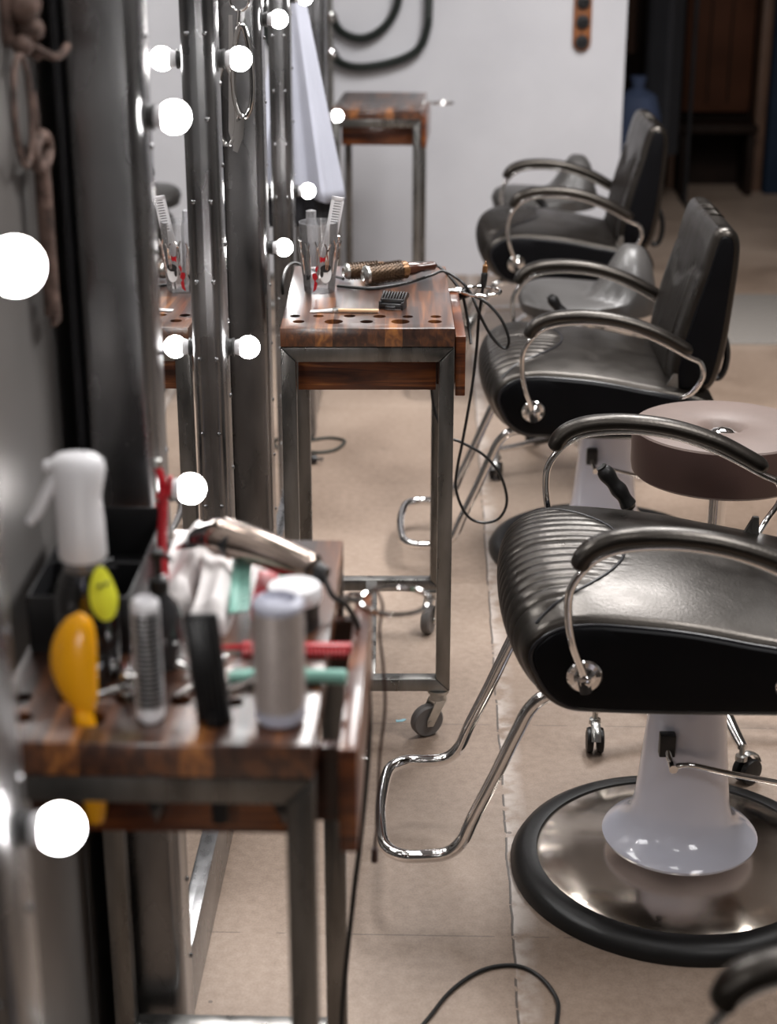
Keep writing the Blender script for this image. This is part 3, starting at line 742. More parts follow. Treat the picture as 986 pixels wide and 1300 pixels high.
# capes
def cape(name, label, m, ax, zt, zb, r0, r1, ctr, rc, tip=0, cat='cape'):
    bm = B(); n = 60; H = 26; rings = []
    for j in range(H+1):
        f = j/H; ring = []
        for k in range(n):
            a = 2*PI*k/n
            r = r0+(r1-r0)*f**.95; r *= 1+.13*math.sin(6*a+1.0)*f+.06*math.sin(11*a)*f
            z = zt-(zt-zb)*f - tip*f*f*max(0, math.cos(a))
            ring.append(bm.verts.new((ax[0]+(ctr[0]-ax[0])*f+rc*r*math.cos(a), ax[1]+(ctr[1]-ax[1])*f+r*math.sin(a), z)))
        rings.append(ring)
    for a, b in zip(rings, rings[1:]):
        for k in range(n): bm.faces.new((a[k], b[k], b[(k+1) % n], a[(k+1) % n]))
    o = obj(name, bm, m); o.modifiers.new('s', 'SOLIDIFY').thickness = .003; tag(o, label, cat); return o
cape('hanging_cape', 'pale grey cloth cape hanging in soft folds between two mirrors', M['cloth'], (-.440, 4.86), 1.75, .90, .012, .15, (-.375, 4.86), .66, tip=.045)
cape('hanging_cape', 'black cloth cape hanging below the pale grey cape', M['blackcloth'], (-.435, 4.86), 1.74, .80, .008, .125, (-.385, 4.87), .66)
bm = B(); lathe(bm, [(.02, 0), (.02, .004), (.006, .006), (.006, .03)], 14, axis_M((WX, 4.86, 1.75), (1, 4.86, 1.75))); tube(bm, [(WX+.03, 4.86, 1.75), (WX+.05, 4.86, 1.735), (WX+.055, 4.86, 1.75), (WX+.055, 4.86, 1.765)], .005, 8)
tag(obj('cape_hook', bm, M['galv']), 'steel coat hook holding the pale cape on the wall', 'hook')

# mat on far floor
bm = B(); box(bm, 1.14, 2.4, 6.50, 7.35, 0, .008, .002); tag(obj('floor_mat', bm, M['mat']), 'grey patterned rubber mat on the far floor', 'mat')

# ------------------------------------------------------------------ things on the middle trolley
Z = TH
t = thing('tumbler', 'clear glass tumbler with red print holding white comb and clips', 'glass', (-.246, 3.52, Z))
bm = B(); prof = [(0, 0), (.031, 0), (.033, .004), (.0345, .02), (.0385, .09), (.042, .150), (.0405, .150), (.037, .09), (.033, .02), (.030, .010), (0, .009)]
n = 64; rings = []
for r, z in prof:
    if r == 0: rings.append([bm.verts.new((0, 0, z))]); continue
    rings.append([bm.verts.new(((r-(.0009*(k % 4 < 2) if z < .125 else 0))*math.cos(2*PI*k/n), (r-(.0009*(k % 4 < 2) if z < .125 else 0))*math.sin(2*PI*k/n), z)) for k in range(n)])
for a, b in zip(rings, rings[1:]):
    for k in range(n):
        if len(a) == 1: bm.faces.new((a[0], b[(k+1) % n], b[k]))
        elif len(b) == 1: bm.faces.new((a[k], a[(k+1) % n], b[0]))
        else: bm.faces.new((a[k], a[(k+1) % n], b[(k+1) % n], b[k]))
gl = obj('glass_body', bm, M['glass'], t)
def decal(poly, m, nm, par, a0=-PI/2, off=.0006):
    bm = B(); vs = []
    c = (sum(p[0] for p in poly)/len(poly), sum(p[1] for p in poly)/len(poly))
    def P(x, z):
        r = .0330+(.042-.033)*(z/.15)+.0012+off; a = a0+x/r; return (r*math.cos(a), r*math.sin(a), z)
    cv = bm.verts.new(P(*c)); vs = [bm.verts.new(P(*p)) for p in poly]
    for i in range(len(vs)): bm.faces.new((cv, vs[i], vs[(i+1) % len(vs)]))
    return obj(nm, bm, m, par)
circ = lambda cx, cz, rx, rz, n=16: [(cx+rx*math.cos(2*PI*k/n), cz+rz*math.sin(2*PI*k/n)) for k in range(n)]
decal(circ(.017, .045, .014, .020), M['whiteprint'], 'printed_portrait', t)
decal(circ(.017, .057, .0125, .0085), M['blackprint'], 'printed_hair', t, off=.001)
decal(circ(.008, .047, .0035, .009), M['blackprint'], 'printed_hair', t, off=.001)
decal([(.005, .070), (.011, .073), (.013, .070), (.018, .078), (.023, .076), (.022, .085), (.016, .083), (.012, .080), (.005, .083)], M['redprint'], 'printed_bow', t)
decal([(-.012, .006), (-.004, .013), (-.002, .026), (-.006, .031), (-.001, .037), (-.004, .048), (-.012, .046), (-.012, .036), (-.008, .030), (-.010, .016)], M['redprint'], 'printed_ribbon', t)
decal([(-.004, .048), (.001, .060), (-.002, .066), (-.006, .055)], M['redprint'], 'printed_ribbon', t)
decal([(-.028, .030), (-.020, .033), (-.018, .043), (-.023, .038), (-.028, .043)], M['blackprint'], 'printed_mark', t)

o = thing('comb', 'white fine toothed comb standing in the glass tumbler', 'comb', (-.246, 3.52, Z+.014))
bm = B(); Mr = Matrix.Translation((.006, 0, 0)) @ Matrix.Rotation(.19, 4, 'Y') @ Matrix.Rotation(.3, 4, 'Z')
box(bm, -.014, -.007, -.0015, .0015, .02, .192, .001, Mr); box(bm, .009, .014, -.0015, .0015, .11, .192, .001, Mr); box(bm, -.014, .014, -.0015, .0015, .183, .192, .001, Mr); box(bm, -.014, .014, -.0015, .0015, .112, .118, .001, Mr)
for k in range(11): box(bm, -.008, .010, -.001, .001, .122+k*.0056, .1252+k*.0056, 0, Mr)
box(bm, -.008, .009, -.0010, .0010, .0, .112, .0005, Mr)
obj('comb_body', bm, M['white'], o)
bm = B(); lathe(bm, [(0, 0), (.0145, 0), (.0145, .128), (.011, .136), (.011, .158), (.006, .160), (0, .160)], 24); o = obj('vial', bm, M['clearpl'], loc=(-.262, 3.523, Z+.014)); tag(o, 'small clear plastic vial inside the glass tumbler', 'vial')
clips = []
bm = B()
for s in (-1, 1): tube(bm, [(0, s*.001, -.062), (0, s*.0025, -.02), (0, s*.0015, 0), (s*.002, s*.006, .013)], lambda f: .0018 if f > .2 else .0010, 8)
lathe(bm, [(.002, -.002), (.002, .002)], 10, Matrix.Rotation(PI/2, 4, 'Y')); c0 = obj('hair_clip', bm, M['chrome'])
for k in range(11):
    a = -PI/2 + (k-5)*.50; c = c0 if k == 0 else c0.copy()
    if k: COL.objects.link(c)
    c.location = (-.246+.0435*math.cos(a), 3.52+.0435*math.sin(a), Z+.100+.004*math.sin(k*3))
    c.rotation_euler = (0, -.06, a + PI); c.rotation_euler = Euler((0.0, .14*1, a))
    tag(c, 'silver hair clip pinched around the glass tumbler', 'hair clip', 'hair clips round the tumbler')

def round_brush(name, label, m_b, base, axis, L, r, hlen, m_h, m_f, group=None, vented=True, z_handle=True):
    """barrel from base along axis; handle continues from the other end"""
    t = thing(name, label, 'hair brush', base, group=group); A = axis_M((0, 0, 0), axis)
    bm = B(); lathe(bm, [(r*.55, 0), (r*.8, 0), (r*.82, .004), (r*.8, .006), (r*.8, L), (r*.5, L+.004), (r*.5, 0.002)], 28, A, cap=False)
    rows = int(L/.0065); cnt = 18
    for i in range(rows):
        for k in range(cnt):
            a = 2*PI*(k+.5*(i % 2))/cnt; z = .006+i*.0065
            b0 = A @ Vector((r*.78*math.cos(a), r*.78*math.sin(a), z)); b1 = A @ Vector((r*math.cos(a), r*math.sin(a), z+.001))
            tube(bm, [b0, b1], .0011, 4, sub=1)
    obj('barrel', bm, m_b, t)
    bm = B(); lathe(bm, [(r*.30, -.001), (r*.34, -.004), (r*.5, -.006), (r*.62, -.003), (r*.86, .0), (r*.88, .006), (r*.5, .007)], 28, A); obj('end_cap', bm, M['galv'], t)
    bm = B(); lathe(bm, [(r*.82, L), (r*.84, L+.012), (r*.7, L+.016)], 24, A); obj('ferrule', bm, m_f, t)
    bm = B(); lathe(bm, [(r*.68, L+.014), (r*.62, L+.03), (r*.42, L+.05), (r*.46, L+hlen*.6), (r*.40, L+hlen*.9), (0, L+hlen)], 20, A); obj('handle', bm, m_h, t)
    return t
ax = Vector((.150, .075, .006)).normalized()
round_brush('round_brush', 'bronze barrelled round brush with dark wooden handle on the middle trolley', M['bronze'], (-.150, 3.575, Z+.0235), ax, .085, .0235, .090, M['darkwood'], M['brasswood'])
round_brush('round_brush', 'smaller bronze round brush lying behind the larger bronze one', M['bronze'], (-.195, 3.625, Z+.0205), Vector((.150, .055, 0)).normalized(), .075, .0195, .060, M['darkwood'], M['brasswood'])

# clipper guard
t = thing('clipper_guard', 'black clipper comb attachment lying near the trolley holes', 'clipper guard', (-.083, 3.385, Z), math.radians(-14))
bm = B(); box(bm, -.022, .022, -.026, -.016, .002, .012, .002); box(bm, -.026, -.021, -.026, .006, 0, .016, .001); box(bm, .021, .026, -.026, .006, 0, .016, .001); box(bm, -.010, .010, -.034, -.026, .003, .008, .001); box(bm, -.024, .024, -.018, -.012, .010, .020, .001)
obj('guard_frame', bm, M['black'], t)
for k in range(9):
    bm = B(); x = -.024+k*.006
    prism(bm, [(-.018, .012), (-.014, .018), (.012, .030), (.026, .022), (.024, .018), (.008, .015)], x-.0015, x+.0015, lambda a, b, u: (u, a, b)); obj('guard_tooth', bm, M['black'], t)

# flat brush with pale handle
t = thing('tint_brush', 'flat tint brush with pale wooden handle lying across the trolley holes', 'brush', (-.185, 3.335, Z+.006), math.radians(-1))
bm = B(); box(bm, -.012, .072, -.006, .006, -.005, .001, .002); obj('handle', bm, M['palewood'], t)
bm = B(); box(bm, -.022, -.010, -.008, .008, -.006, .002, .001); obj('ferrule', bm, M['galv'], t)
bm = B()
for k in range(26):
    y = -.007+.014*(k/25); tube(bm, [(-.021, y, -.002+.002*math.sin(k*2.3)), (-.062-.006*math.sin(k*1.7), y*1.25, -.0045)], lambda f: .0009, 5, sub=1)
obj('bristles', bm, M['whiteprint'], t)

# cords of the middle trolley
Yc = 3.66
t = thing('power_cord', 'black cord looping over the middle trolley, through its ring to a low loop', 'cord', (0, 0, 0))
bm = B()
tube(bm, [(-.20, 3.62, .905), (-.27, 3.70, .906), (-.300, 3.745, .908), (-.322, 3.74, .913), (-.334, 3.70, .905), (-.338, 3.66, .885), (-.338, 3.66, .86)], .0034, 8, sub=6)
tube(bm, [(-.21, 3.555, .904), (-.17, 3.540, .904), (-.137, 3.533, .904), (-.09, 3.56, .904), (-.05, 3.60, .904), (-.006, 3.66, .906), (.020, 3.675, .911), (.055, 3.655, .896), (.080, 3.65, .868), (.094, 3.635, .839), (.108, 3.635, .808), (.128, 3.635, .774), (.150, 3.635, .750), (.163, 3.635, .748), (.166, 3.635, .771), (.149, 3.64, .811), (.117, 3.65, .845), (.085, 3.66, .860), (.062, 3.66, .862)], .0034, 8, sub=6)
tube(bm, [(-.10, 3.73, .91), (-.06, 3.745, .913), (-.01, 3.73, .916), (.020, 3.70, .908), (.050, 3.67, .88), (.062, 3.66, .862), (.070, 3.655, .83), (.078, 3.64, .79), (.082, 3.62, .76)], .0034, 8, sub=6)
tube(bm, [(.050, 3.67, .855), (.062, 3.66, .862), (.074, 3.65, .868)], .010, 8, sub=3)
obj('cord_loops', bm, M['cord'], t)
bm = B(); tube(bm, [(.109, 3.66, .890), (.105, 3.66, .86), (.099, 3.66, .80), (.096, 3.66, .74), (.087, 3.66, .646), (.068, 3.66, .52), (.057, 3.66, .456), (.054, 3.66, .405), (.069, 3.66, .357), (.091, 3.66, .328), (.124, 3.66, .319), (.158, 3.66, .333), (.173, 3.66, .376), (.156, 3.66, .438), (.117, 3.66, .486), (.066, 3.66, .516), (.030, 3.66, .535), (0.0, 3.68, .60), (-.01, 3.66, .74)], .0034, 8, sub=6)
obj('hanging_cord', bm, M['cord'], t)
bm = B(); lathe(bm, [(.004, 0), (.007, .008), (.0075, .030), (.006, .034), (.0045, .036)], 14, axis_M((.108, 3.66, .878), (.112, 3.66, .93))); p = obj('plug', bm, M['cord'], t)
bm = B(); lathe(bm, [(.0045, .034), (.006, .036), (.006, .050), (.003, .053), (.0015, .060), (0, .061)], 14, axis_M((.108, 3.66, .878), (.112, 3.66, .93))); obj('metal_tip', bm, M['brasswood'], p)

# floor cables, litter
t = thing('floor_cable', 'thin black cable curling on the floor at the bottom edge', 'cable', (0, 0, 0))
bm = B(); tube(bm, [(-.12, 2.02, .004), (-.05, 2.15, .004), (0, 2.24, .004), (.035, 2.31, .004), (.076, 2.361, .004), (.115, 2.385, .004), (.156, 2.386, .004), (.190, 2.355, .004), (.212, 2.30, .004), (.210, 2.25, .004), (.195, 2.17, .004), (.16, 2.0, .004)], .0036, 8, sub=6); obj('cable_body', bm, M['cord'], t)
t = thing('floor_cable', 'dark green cable with plug on the floor behind the middle trolley', 'cable', (0, 0, 0))
bm = B(); tube(bm, [(-.485, 5.20, .005), (-.425, 5.212, .005), (-.35, 5.25, .005), (-.30, 5.235, .005), (-.29, 5.195, .005), (-.316, 5.126, .005), (-.36, 5.10, .005), (-.41, 5.10, .005), (-.44, 5.06, .005), (-.43, 5.01, .008), (-.40, 5.0, .012)], .005, 8, sub=6); obj('cable_body', bm, M['hose'], t)
bm = B(); tube(bm, [(-.405, 5.0, .012), (-.385, 5.0, .016), (-.365, 5.0, .016)], lambda f: .009+.006*math.sin(PI*min(1, f*.8)), 12, sub=4); tube(bm, [(-.367, 5.008, .016), (-.345, 5.010, .016)], .0024, 6, sub=1); tube(bm, [(-.367, 4.992, .016), (-.345, 4.990, .016)], .0024, 6, sub=1); obj('plug', bm, M['black'], t)
bm = B()
prism(bm, [(-.012, -.004), (.002, -.006), (.013, .002), (.008, .006), (-.004, .003), (-.010, .006)], 0, .001, lambda a, b, u: (a, b, u)); tag(obj('paper_scrap', bm, mat('blue_scrap', (.25, .45, .52), .7), loc=(-.064, 3.275, 0), rot=(0, 0, .3)), 'tiny pale blue paper scrap on the floor by the trolley wheel', 'litter')

# ------------------------------------------------------------------ things on the nearest trolley
hx = lambda k: T1.location.x + HOLES[k][0]
hy = T1.location.y + HOLES[0][1]
# orange paddle in second hole
t = thing('paddle_brush', 'orange yellow paddle shaped brush back standing in a trolley hole', 'hair brush', (hx(1)-.006, hy, Z))
bm = B(); n = 28; rings = []
for j in range(17):
    f = j/16; z = .004+.118*f; w = .0245*math.sqrt(max(.0, 1-((f-.56)/(.56 if f < .56 else .44))**2))
    w = max(w, .007 if f < .5 else .001); rings.append([bm.verts.new((w*math.cos(2*PI*k/n)-.010*math.sin(PI*f)+.005, .55*w*math.sin(2*PI*k/n), z)) for k in range(n)])
for a, b in zip(rings, rings[1:]):
    for k in range(n): bm.faces.new((a[k], a[(k+1) % n], b[(k+1) % n], b[k]))
bm.faces.new(rings[0][::-1]); bm.faces.new(rings[-1]); obj('brush_back', bm, M['amber'], t)
bm = B(); tube(bm, [(0, 0, .012), (.004, 0, -.03), (.007, 0, -.09), (.007, 0, -.122)], lambda f: .009+.005*math.sin(PI*f), 14, sub=5); obj('handle', bm, M['amber'], t)

def hole_brush(name, label, k, m_b, r, L, m_cap, m_bot=None, tilt=0.0, lift=.012, m_core=None):
    t = thing(name, label, 'hair brush', (hx(k), hy, Z)); ax = Vector((math.sin(tilt), 0, math.cos(tilt))); A = axis_M((0, 0, 0), ax)
    bm = B(); rr = r*.86; lathe(bm, [(rr, lift+.012), (rr, L-.008)], 36, A)
    if m_core: obj('barrel', bm, m_core, t); bm = B()
    rows = int((L-lift-.02)/.0055)
    for i in range(rows):
        for q in range(26):
            a = 2*PI*(q+.5*(i % 2))/26; z = lift+.014+i*.0055
            b0 = A @ Vector((rr*.95*math.cos(a), rr*.95*math.sin(a), z)); b1 = A @ Vector((r*math.cos(a), r*math.sin(a), z)); tube(bm, [b0, b1], .0015 if m_core else .0010, 4, sub=1)
    obj('bristles' if m_core else 'barrel', bm, m_b, t)
    bm = B(); lathe(bm, [(r*.9, L-.010), (r*.98, L-.006), (r*.95, L-.001), (r*.7, L+.003), (r*.6, L-.004), (0, L-.006)], 36, A, cap=False); obj('end_cap', bm, m_cap, t)
    bm = B(); lathe(bm, [(r*.95, lift+.014), (r*.98, lift+.004), (r*.9, lift), (min(.012, r*.6), lift-.006)], 36, A); obj('base_collar', bm, m_bot or m_cap, t)
    bm = B(); hr = min(.0105, HOLES[k][2]-.003); lathe(bm, [(hr, lift-.004), (hr, -.02), (hr*.8, -.06), (hr, -.10), (0, -.125)], 20, Matrix.Identity(4)); obj('handle', bm, M['black'], t)
hole_brush('round_brush', 'slim silver round brush standing beside the orange paddle brush', 2, M['silver'], .0150, .135, M['white'], lift=.004, m_core=M['black'])
hole_brush('round_brush', 'wide pale ceramic round brush standing at the right of the nearest trolley', 4, M['barrel'], .0275, .138, M['lavender'], lift=.004)
# vent brush
t = thing('vent_brush', 'black vent brush with dense bristles leaning between two round brushes', 'hair brush', (hx(3), hy, Z))
Mr = Matrix.Rotation(-.09, 4, 'Y')
bm = B(); box(bm, -.018, .018, -.004, .006, .0, .122, .004, Mr); obj('brush_head', bm, M['black'], t)
bm = B()
for i in range(18):
    for j in range(7):
        b0 = Mr @ Vector((-.015+j*.005, -.003, .008+i*.0063)); b1 = Mr @ Vector((-.018+j*.006, -.017, .008+i*.0063)); tube(bm, [b0, b1], .0009, 4, sub=1)
o = obj('bristles', bm, M['rubber'], t)
bm = B(); tube(bm, [(0, 0, .01), (0, 0, -.04), (.002, 0, -.12)], .0095, 12, sub=4); obj('handle', bm, M['black'], t)

# spray bottle
t = thing('spray_bottle', 'spray bottle with white trigger head, smoky body and lime smiley sticker', 'spray bottle', (-.374, 1.655, Z), math.radians(0))
bm = B(); lathe(bm, [(0, 0), (.030, 0), (.033, .004), (.034, .06), (.033, .10), (.027, .120), (.020, .132), (.018, .150)], 36); obj('bottle_body', bm, M['smoke'], t)
bm = B(); lathe(bm, [(0, .004), (.030, .004), (.0315, .05), (.0310, .075), (0, .075)], 32); obj('liquid', bm, M['darkglass'], t)
bm = B(); lathe(bm, [(.0195, .128), (.0215, .131), (.0215, .150), (.019, .152)], 28); obj('neck_ring', bm, M['clearpl'], t)
hd = B(); rings = []; n = 28
for j, (z, rx, ry, cx) in enumerate([(.148, .028, .026, 0), (.152, .031, .028, 0), (.19, .030, .027, .0), (.215, .029, .027, -.001), (.232, .032, .027, .0), (.248, .035, .026, .001), (.258, .034, .024, .0), (.264, .026, .018, .0), (.266, .012, .009, 0)]):
    rings.append([hd.verts.new((cx+.84*rx*math.cos(2*PI*k/n), .84*ry*math.sin(2*PI*k/n), z-.006)) for k in range(n)])
for a, b in zip(rings, rings[1:]):
    for k in range(n): hd.faces.new((a[k], a[(k+1) % n], b[(k+1) % n], b[k]))
hd.faces.new(rings[0][::-1]); hd.faces.new(rings[-1]); hd = obj('trigger_head', hd, M['white'], t)
bm = B(); tube(bm, [(-.022, -.004, .236), (-.034, -.006, .215), (-.044, -.008, .196), (-.052, -.008, .186)], lambda f: .0075-.002*f, 10, sx=1.4, sub=5); obj('trigger', bm, M['white'], hd)
bm = B(); lathe(bm, [(.0075, -.006), (.006, .003), (.002, .004)], 14, axis_M((-.030, -.004, .247), (-1, -.004, .247))); obj('nozzle', bm, M['white'], hd)
bm = B(); vs = []
def bp(a, z, r=.0352): return (r*math.cos(a), r*math.sin(a), z)
ca, cz = -.62, .108
def bodyr(z): return .0348 if z < .10 else .0342-(z-.10)*.30
cv = bm.verts.new(bp(ca, cz, bodyr(cz)+.0008)); ring2 = [bm.verts.new(bp(ca+.62*math.cos(2*PI*k/24), cz+.030*math.sin(2*PI*k/24), bodyr(cz+.030*math.sin(2*PI*k/24))+.0010)) for k in range(24)]
ring1 = [bm.verts.new(bp(ca+.3*math.cos(2*PI*k/24), cz+.015*math.sin(2*PI*k/24), bodyr(cz+.015*math.sin(2*PI*k/24))+.0010)) for k in range(24)]
for k in range(24):
    bm.faces.new((cv, ring1[k], ring1[(k+1) % 24])); bm.faces.new((ring1[k], ring2[k], ring2[(k+1) % 24], ring1[(k+1) % 24]))
st = obj('smiley_sticker', bm, M['sticker'], t)
bm = B()
for da, dz, ra, rz_ in ((-.18, .010, .05, .0035), (.12, .010, .05, .0035)):
    z = cz+dz; bmesh.ops.create_icosphere(bm, subdivisions=2, radius=.0028, matrix=Matrix.Translation(bp(ca+da, z, bodyr(z)+.0012)))
tube(bm, [bp(ca+a, cz-.006-.009*math.cos(a*5), bodyr(cz)+.0020) for a in (-.28, -.14, 0, .14, .28)], .001, 6); obj('smiley_face', bm, M['black'], st)

# black tray
t = thing('organizer_tray', 'black open tray of clips behind the spray bottle', 'tray', (-.397, 1.86, Z))
bm = B()
x0, x1, y0, y1, h = -.058, .058, -.145, .145, .070
box(bm, x0, x1, y0, y1, 0, .004, .001); box(bm, x0, x0+.003, y0, y1, .004, h, .001); box(bm, x1-.003, x1, y0, y1, .004, h, .001); box(bm, x0, x1, y0, y0+.003, .004, h, .001); box(bm, x0, x1, y1-.003, y1, .004, h, .001); box(bm, x0+.003, x1-.003, -.02, -.017, .004, h-.01)
obj('tray_body', bm, M['black'], t)
bm = B(); tube(bm, [(0, 0, -.03), (0, .004, 0), (0, .002, .03)], lambda f: .0045-.003*abs(f-.4), 8, sub=3, sx=.5); tube(bm, [(0, -.004, -.026), (0, -.003, 0), (0, .006, .016)], .002, 8, sub=3); cl0 = obj('sectioning_clip', bm, M['black']); n0 = 0
for k in range(9):
    c = cl0 if k == 0 else cl0.copy()
    if k: COL.objects.link(c)
    c.location = (-.397+random.uniform(-.035, .035), 1.86+random.uniform(-.11, .11), Z+.034+.012*(k % 3)); c.rotation_euler = (random.uniform(.6, 1.6), random.uniform(-.4, .4), random.uniform(0, 6))
    tag(c, 'black sectioning clip lying in the black open tray', 'hair clip', 'black clips in the tray')

# pump bottle
t = thing('pump_bottle', 'small glossy black bottle with slim pump behind the silver brush', 'bottle', (-.300, 1.690, Z))
bm = B(); lathe(bm, [(0, 0), (.022, 0), (.024, .003), (.024, .060), (.020, .074), (.011, .084), (.009, .092)], 30); obj('bottle_body', bm, M['darkglass'], t)
bm = B(); lathe(bm, [(.010, .088), (.011, .090), (.011, .104), (.006, .106), (.004, .108), (.004, .128), (.008, .130), (.008, .137), (0, .138)], 20); tube(bm, [(0, 0, .134), (.012, -.01, .134), (.018, -.014, .130)], .003, 8); obj('pump_top', bm, M['black'], t)

# red handled clamp standing in tray corner
t = thing('red_clamp', 'red plastic clamp standing behind the black pump bottle', 'clamp', (-.330, 1.90, Z))
bm = B(); tube(bm, [(0, 0, 0), (-.001, 0, .06), (.004, 0, .13), (-.003, 0, .165)], lambda f: .0075-.003*f, 12, sx=1.3); obj('handle', bm, M['red'], t)
bm = B(); tube(bm, [(-.004, 0, .110), (.010, -.004, .128), (.014, -.004, .150)], .004, 10); lathe(bm, [(.006, -.006), (.006, .006)], 12, axis_M((.003, -.006, .128), (.003, -1, .128))); obj('jaw', bm, M['red'], t)
bm = B(); lathe(bm, [(.0065, -.005), (.0065, .004), (0, .006)], 14, axis_M((-.003, 0, .166), (-.003, 0, 1))); obj('tip', bm, M['galv'], t)

# folded tissue towels
def towel(name, label, loc, rz, L, W, H, ph):
    bm = B(); nx, ny = 26, 30; t0 = []; t1 = []
    for i in range(nx+1):
        a = []; b = []
        for j in range(ny+1):
            x = -W/2+W*i/nx; y = -L/2+L*j/ny; e = min(1, (nx/2-abs(i-nx/2))/3, (ny/2-abs(j-ny/2))/3)
            z = H*(.55+.45*e)+.010*math.sin(x*70+ph+y*8)*e+.006*math.sin(y*40+ph)*e+.004*math.sin(x*200)*e
            a.append(bm.verts.new((x+.004*math.sin(y*30+ph), y, z))); b.append(bm.verts.new((x+.004*math.sin(y*30+ph), y, 0)))
        t0.append(a); t1.append(b)
    for i in range(nx):
        for j in range(ny):
            bm.faces.new((t0[i][j], t0[i+1][j], t0[i+1][j+1], t0[i][j+1])); bm.faces.new((t1[i][j+1], t1[i+1][j+1], t1[i+1][j], t1[i][j]))
    for i in range(nx):
        bm.faces.new((t1[i][0], t1[i+1][0], t0[i+1][0], t0[i][0])); bm.faces.new((t0[i][ny], t0[i+1][ny], t1[i+1][ny], t1[i][ny]))
    for j in range(ny):
        bm.faces.new((t0[0][j], t0[0][j+1], t1[0][j+1], t1[0][j])); bm.faces.new((t1[nx][j], t1[nx][j+1], t0[nx][j+1], t0[nx][j]))
    o = obj(name, bm, M['paper'], loc=loc, rot=(0, 0, rz), ang=80); tag(o, label, 'paper towel')
towel('paper_towel', 'long folded white paper towel beside the black tray', (-.314, 1.94, Z), 0, .24, .054, .030, 0)
towel('paper_towel', 'crumpled white paper towel next to the mint comb', (-.262, 1.86, Z), .04, .19, .046, .032, 2)

# mint comb flat, red case, green box, jar
def comb(name, label, m, loc, rot, L, W, n):
    bm = B(); box(bm, -W/2, -W/2+W*.45, -L/2, L/2, -.0015, .0015, .001)
    for k in range(n): y = -L/2+L*(k+.3)/n; box(bm, -W/2+W*.4, W/2, y, y+L/n*.55, -.001, .001)
    o = obj(name, bm, m, loc=loc, rot=rot); tag(o, label, 'comb'); return o
t = thing('red_case', 'flat red plastic case under the clippers', 'case', (-.200, 1.86, Z))
bm = B(); box(bm, -.014, .012, -.06, .045, 0, .022, .004); obj('case_body', bm, M['red'], t)
bm = B(); box(bm, -.013, .011, -.058, .043, .022, .026, .002); obj('case_lid', bm, M['red'], t)
comb('comb', 'mint green comb resting beside the red case', M['mint'], (-.228, 1.835, Z+.036), (.12, -.12, .06), .13, .024, 24)
t = thing('green_box', 'small green box behind the white lidded jar', 'box', (-.176, 1.875, Z)); bm = B(); box(bm, -.010, .010, -.03, .03, 0, .028, .001); obj('box_body', bm, M['green'], t)
t = thing('cream_jar', 'black jar with bright white lid on the nearest trolley', 'jar', (-.160, 1.795, Z))
bm = B(); lathe(bm, [(0, 0), (.027, 0), (.029, .003), (.029, .036)], 36); obj('jar_body', bm, M['black'], t)
bm = B(); lathe(bm, [(.0305, .034), (.0315, .037), (.0315, .050), (.0300, .053), (0, .053)], 36); obj('lid', bm, M['white'], t)
# red comb and mint roller across
t = thing('tail_comb', 'red tail comb lying across the nearest trolley', 'comb', (-.16, 1.715, Z+.006), 0)
bm = B(); box(bm, -.055, .070, .002, .014, -.005, .006, .002)
for k in range(26): box(bm, -.052+k*.0046, -.050+k*.0046, -.012, .003, -.003, .003)
obj('comb_body', bm, M['red'], t); bm = B(); tube(bm, [(-.054, .008, 0), (-.10, .008, -.001)], lambda f: .004-.002*f, 8, sub=2); obj('tail', bm, M['red'], t)
t = thing('mint_clip', 'long mint green plastic clip lying across the nearest trolley', 'hair clip', (-.155, 1.645, Z+.008), 0)
bm = B(); tube(bm, [(-.065, 0, -.002), (0, 0, 0), (.045, 0, .001), (.064, 0, 0)], lambda f: .007+.002*f-(.004 if f > .97 else 0), 12, sub=5); obj('clip_arm', bm, M['mint'], t)
bm = B(); tube(bm, [(-.060, .012, -.002), (-.02, .011, .002), (.02, .006, .006)], .004, 8); obj('clip_arm', bm, M['mint'], t)
# silver clips
bm = B()
for s in (-1, 1): tube(bm, [(-.026, s*.003, 0), (0, s*.002, .002), (.018, s*.0045, .007)], .0022, 8, sub=3)
lathe(bm, [(.0036, -.004), (.0036, .004)], 12, Matrix.Rotation(PI/2, 4, 'X')); s0 = obj('pin_clip', bm, M['chrome'])
for k, (x, y, z, r) in enumerate([(-.335, 1.615, .004, .3), (-.325, 1.60, .006, 1.9), (-.318, 1.635, .006, 2.6), (-.258, 1.625, .004, .9), (-.245, 1.64, .006, 2.2), (-.262, 1.66, .006, 3.0), (-.205, 1.63, .004, .5), (-.196, 1.66, .005, 1.3), (-.24, 1.68, .004, 4.2), (-.333, 1.65, .005, 4.9)]):
    c = s0 if k == 0 else s0.copy()
    if k: COL.objects.link(c)
    c.location = (x, y, Z+z); c.rotation_euler = (0, 0, r); tag(c, 'shiny silver pin clip strewn between the standing brushes', 'hair clip', 'silver clips strewn among the brushes')

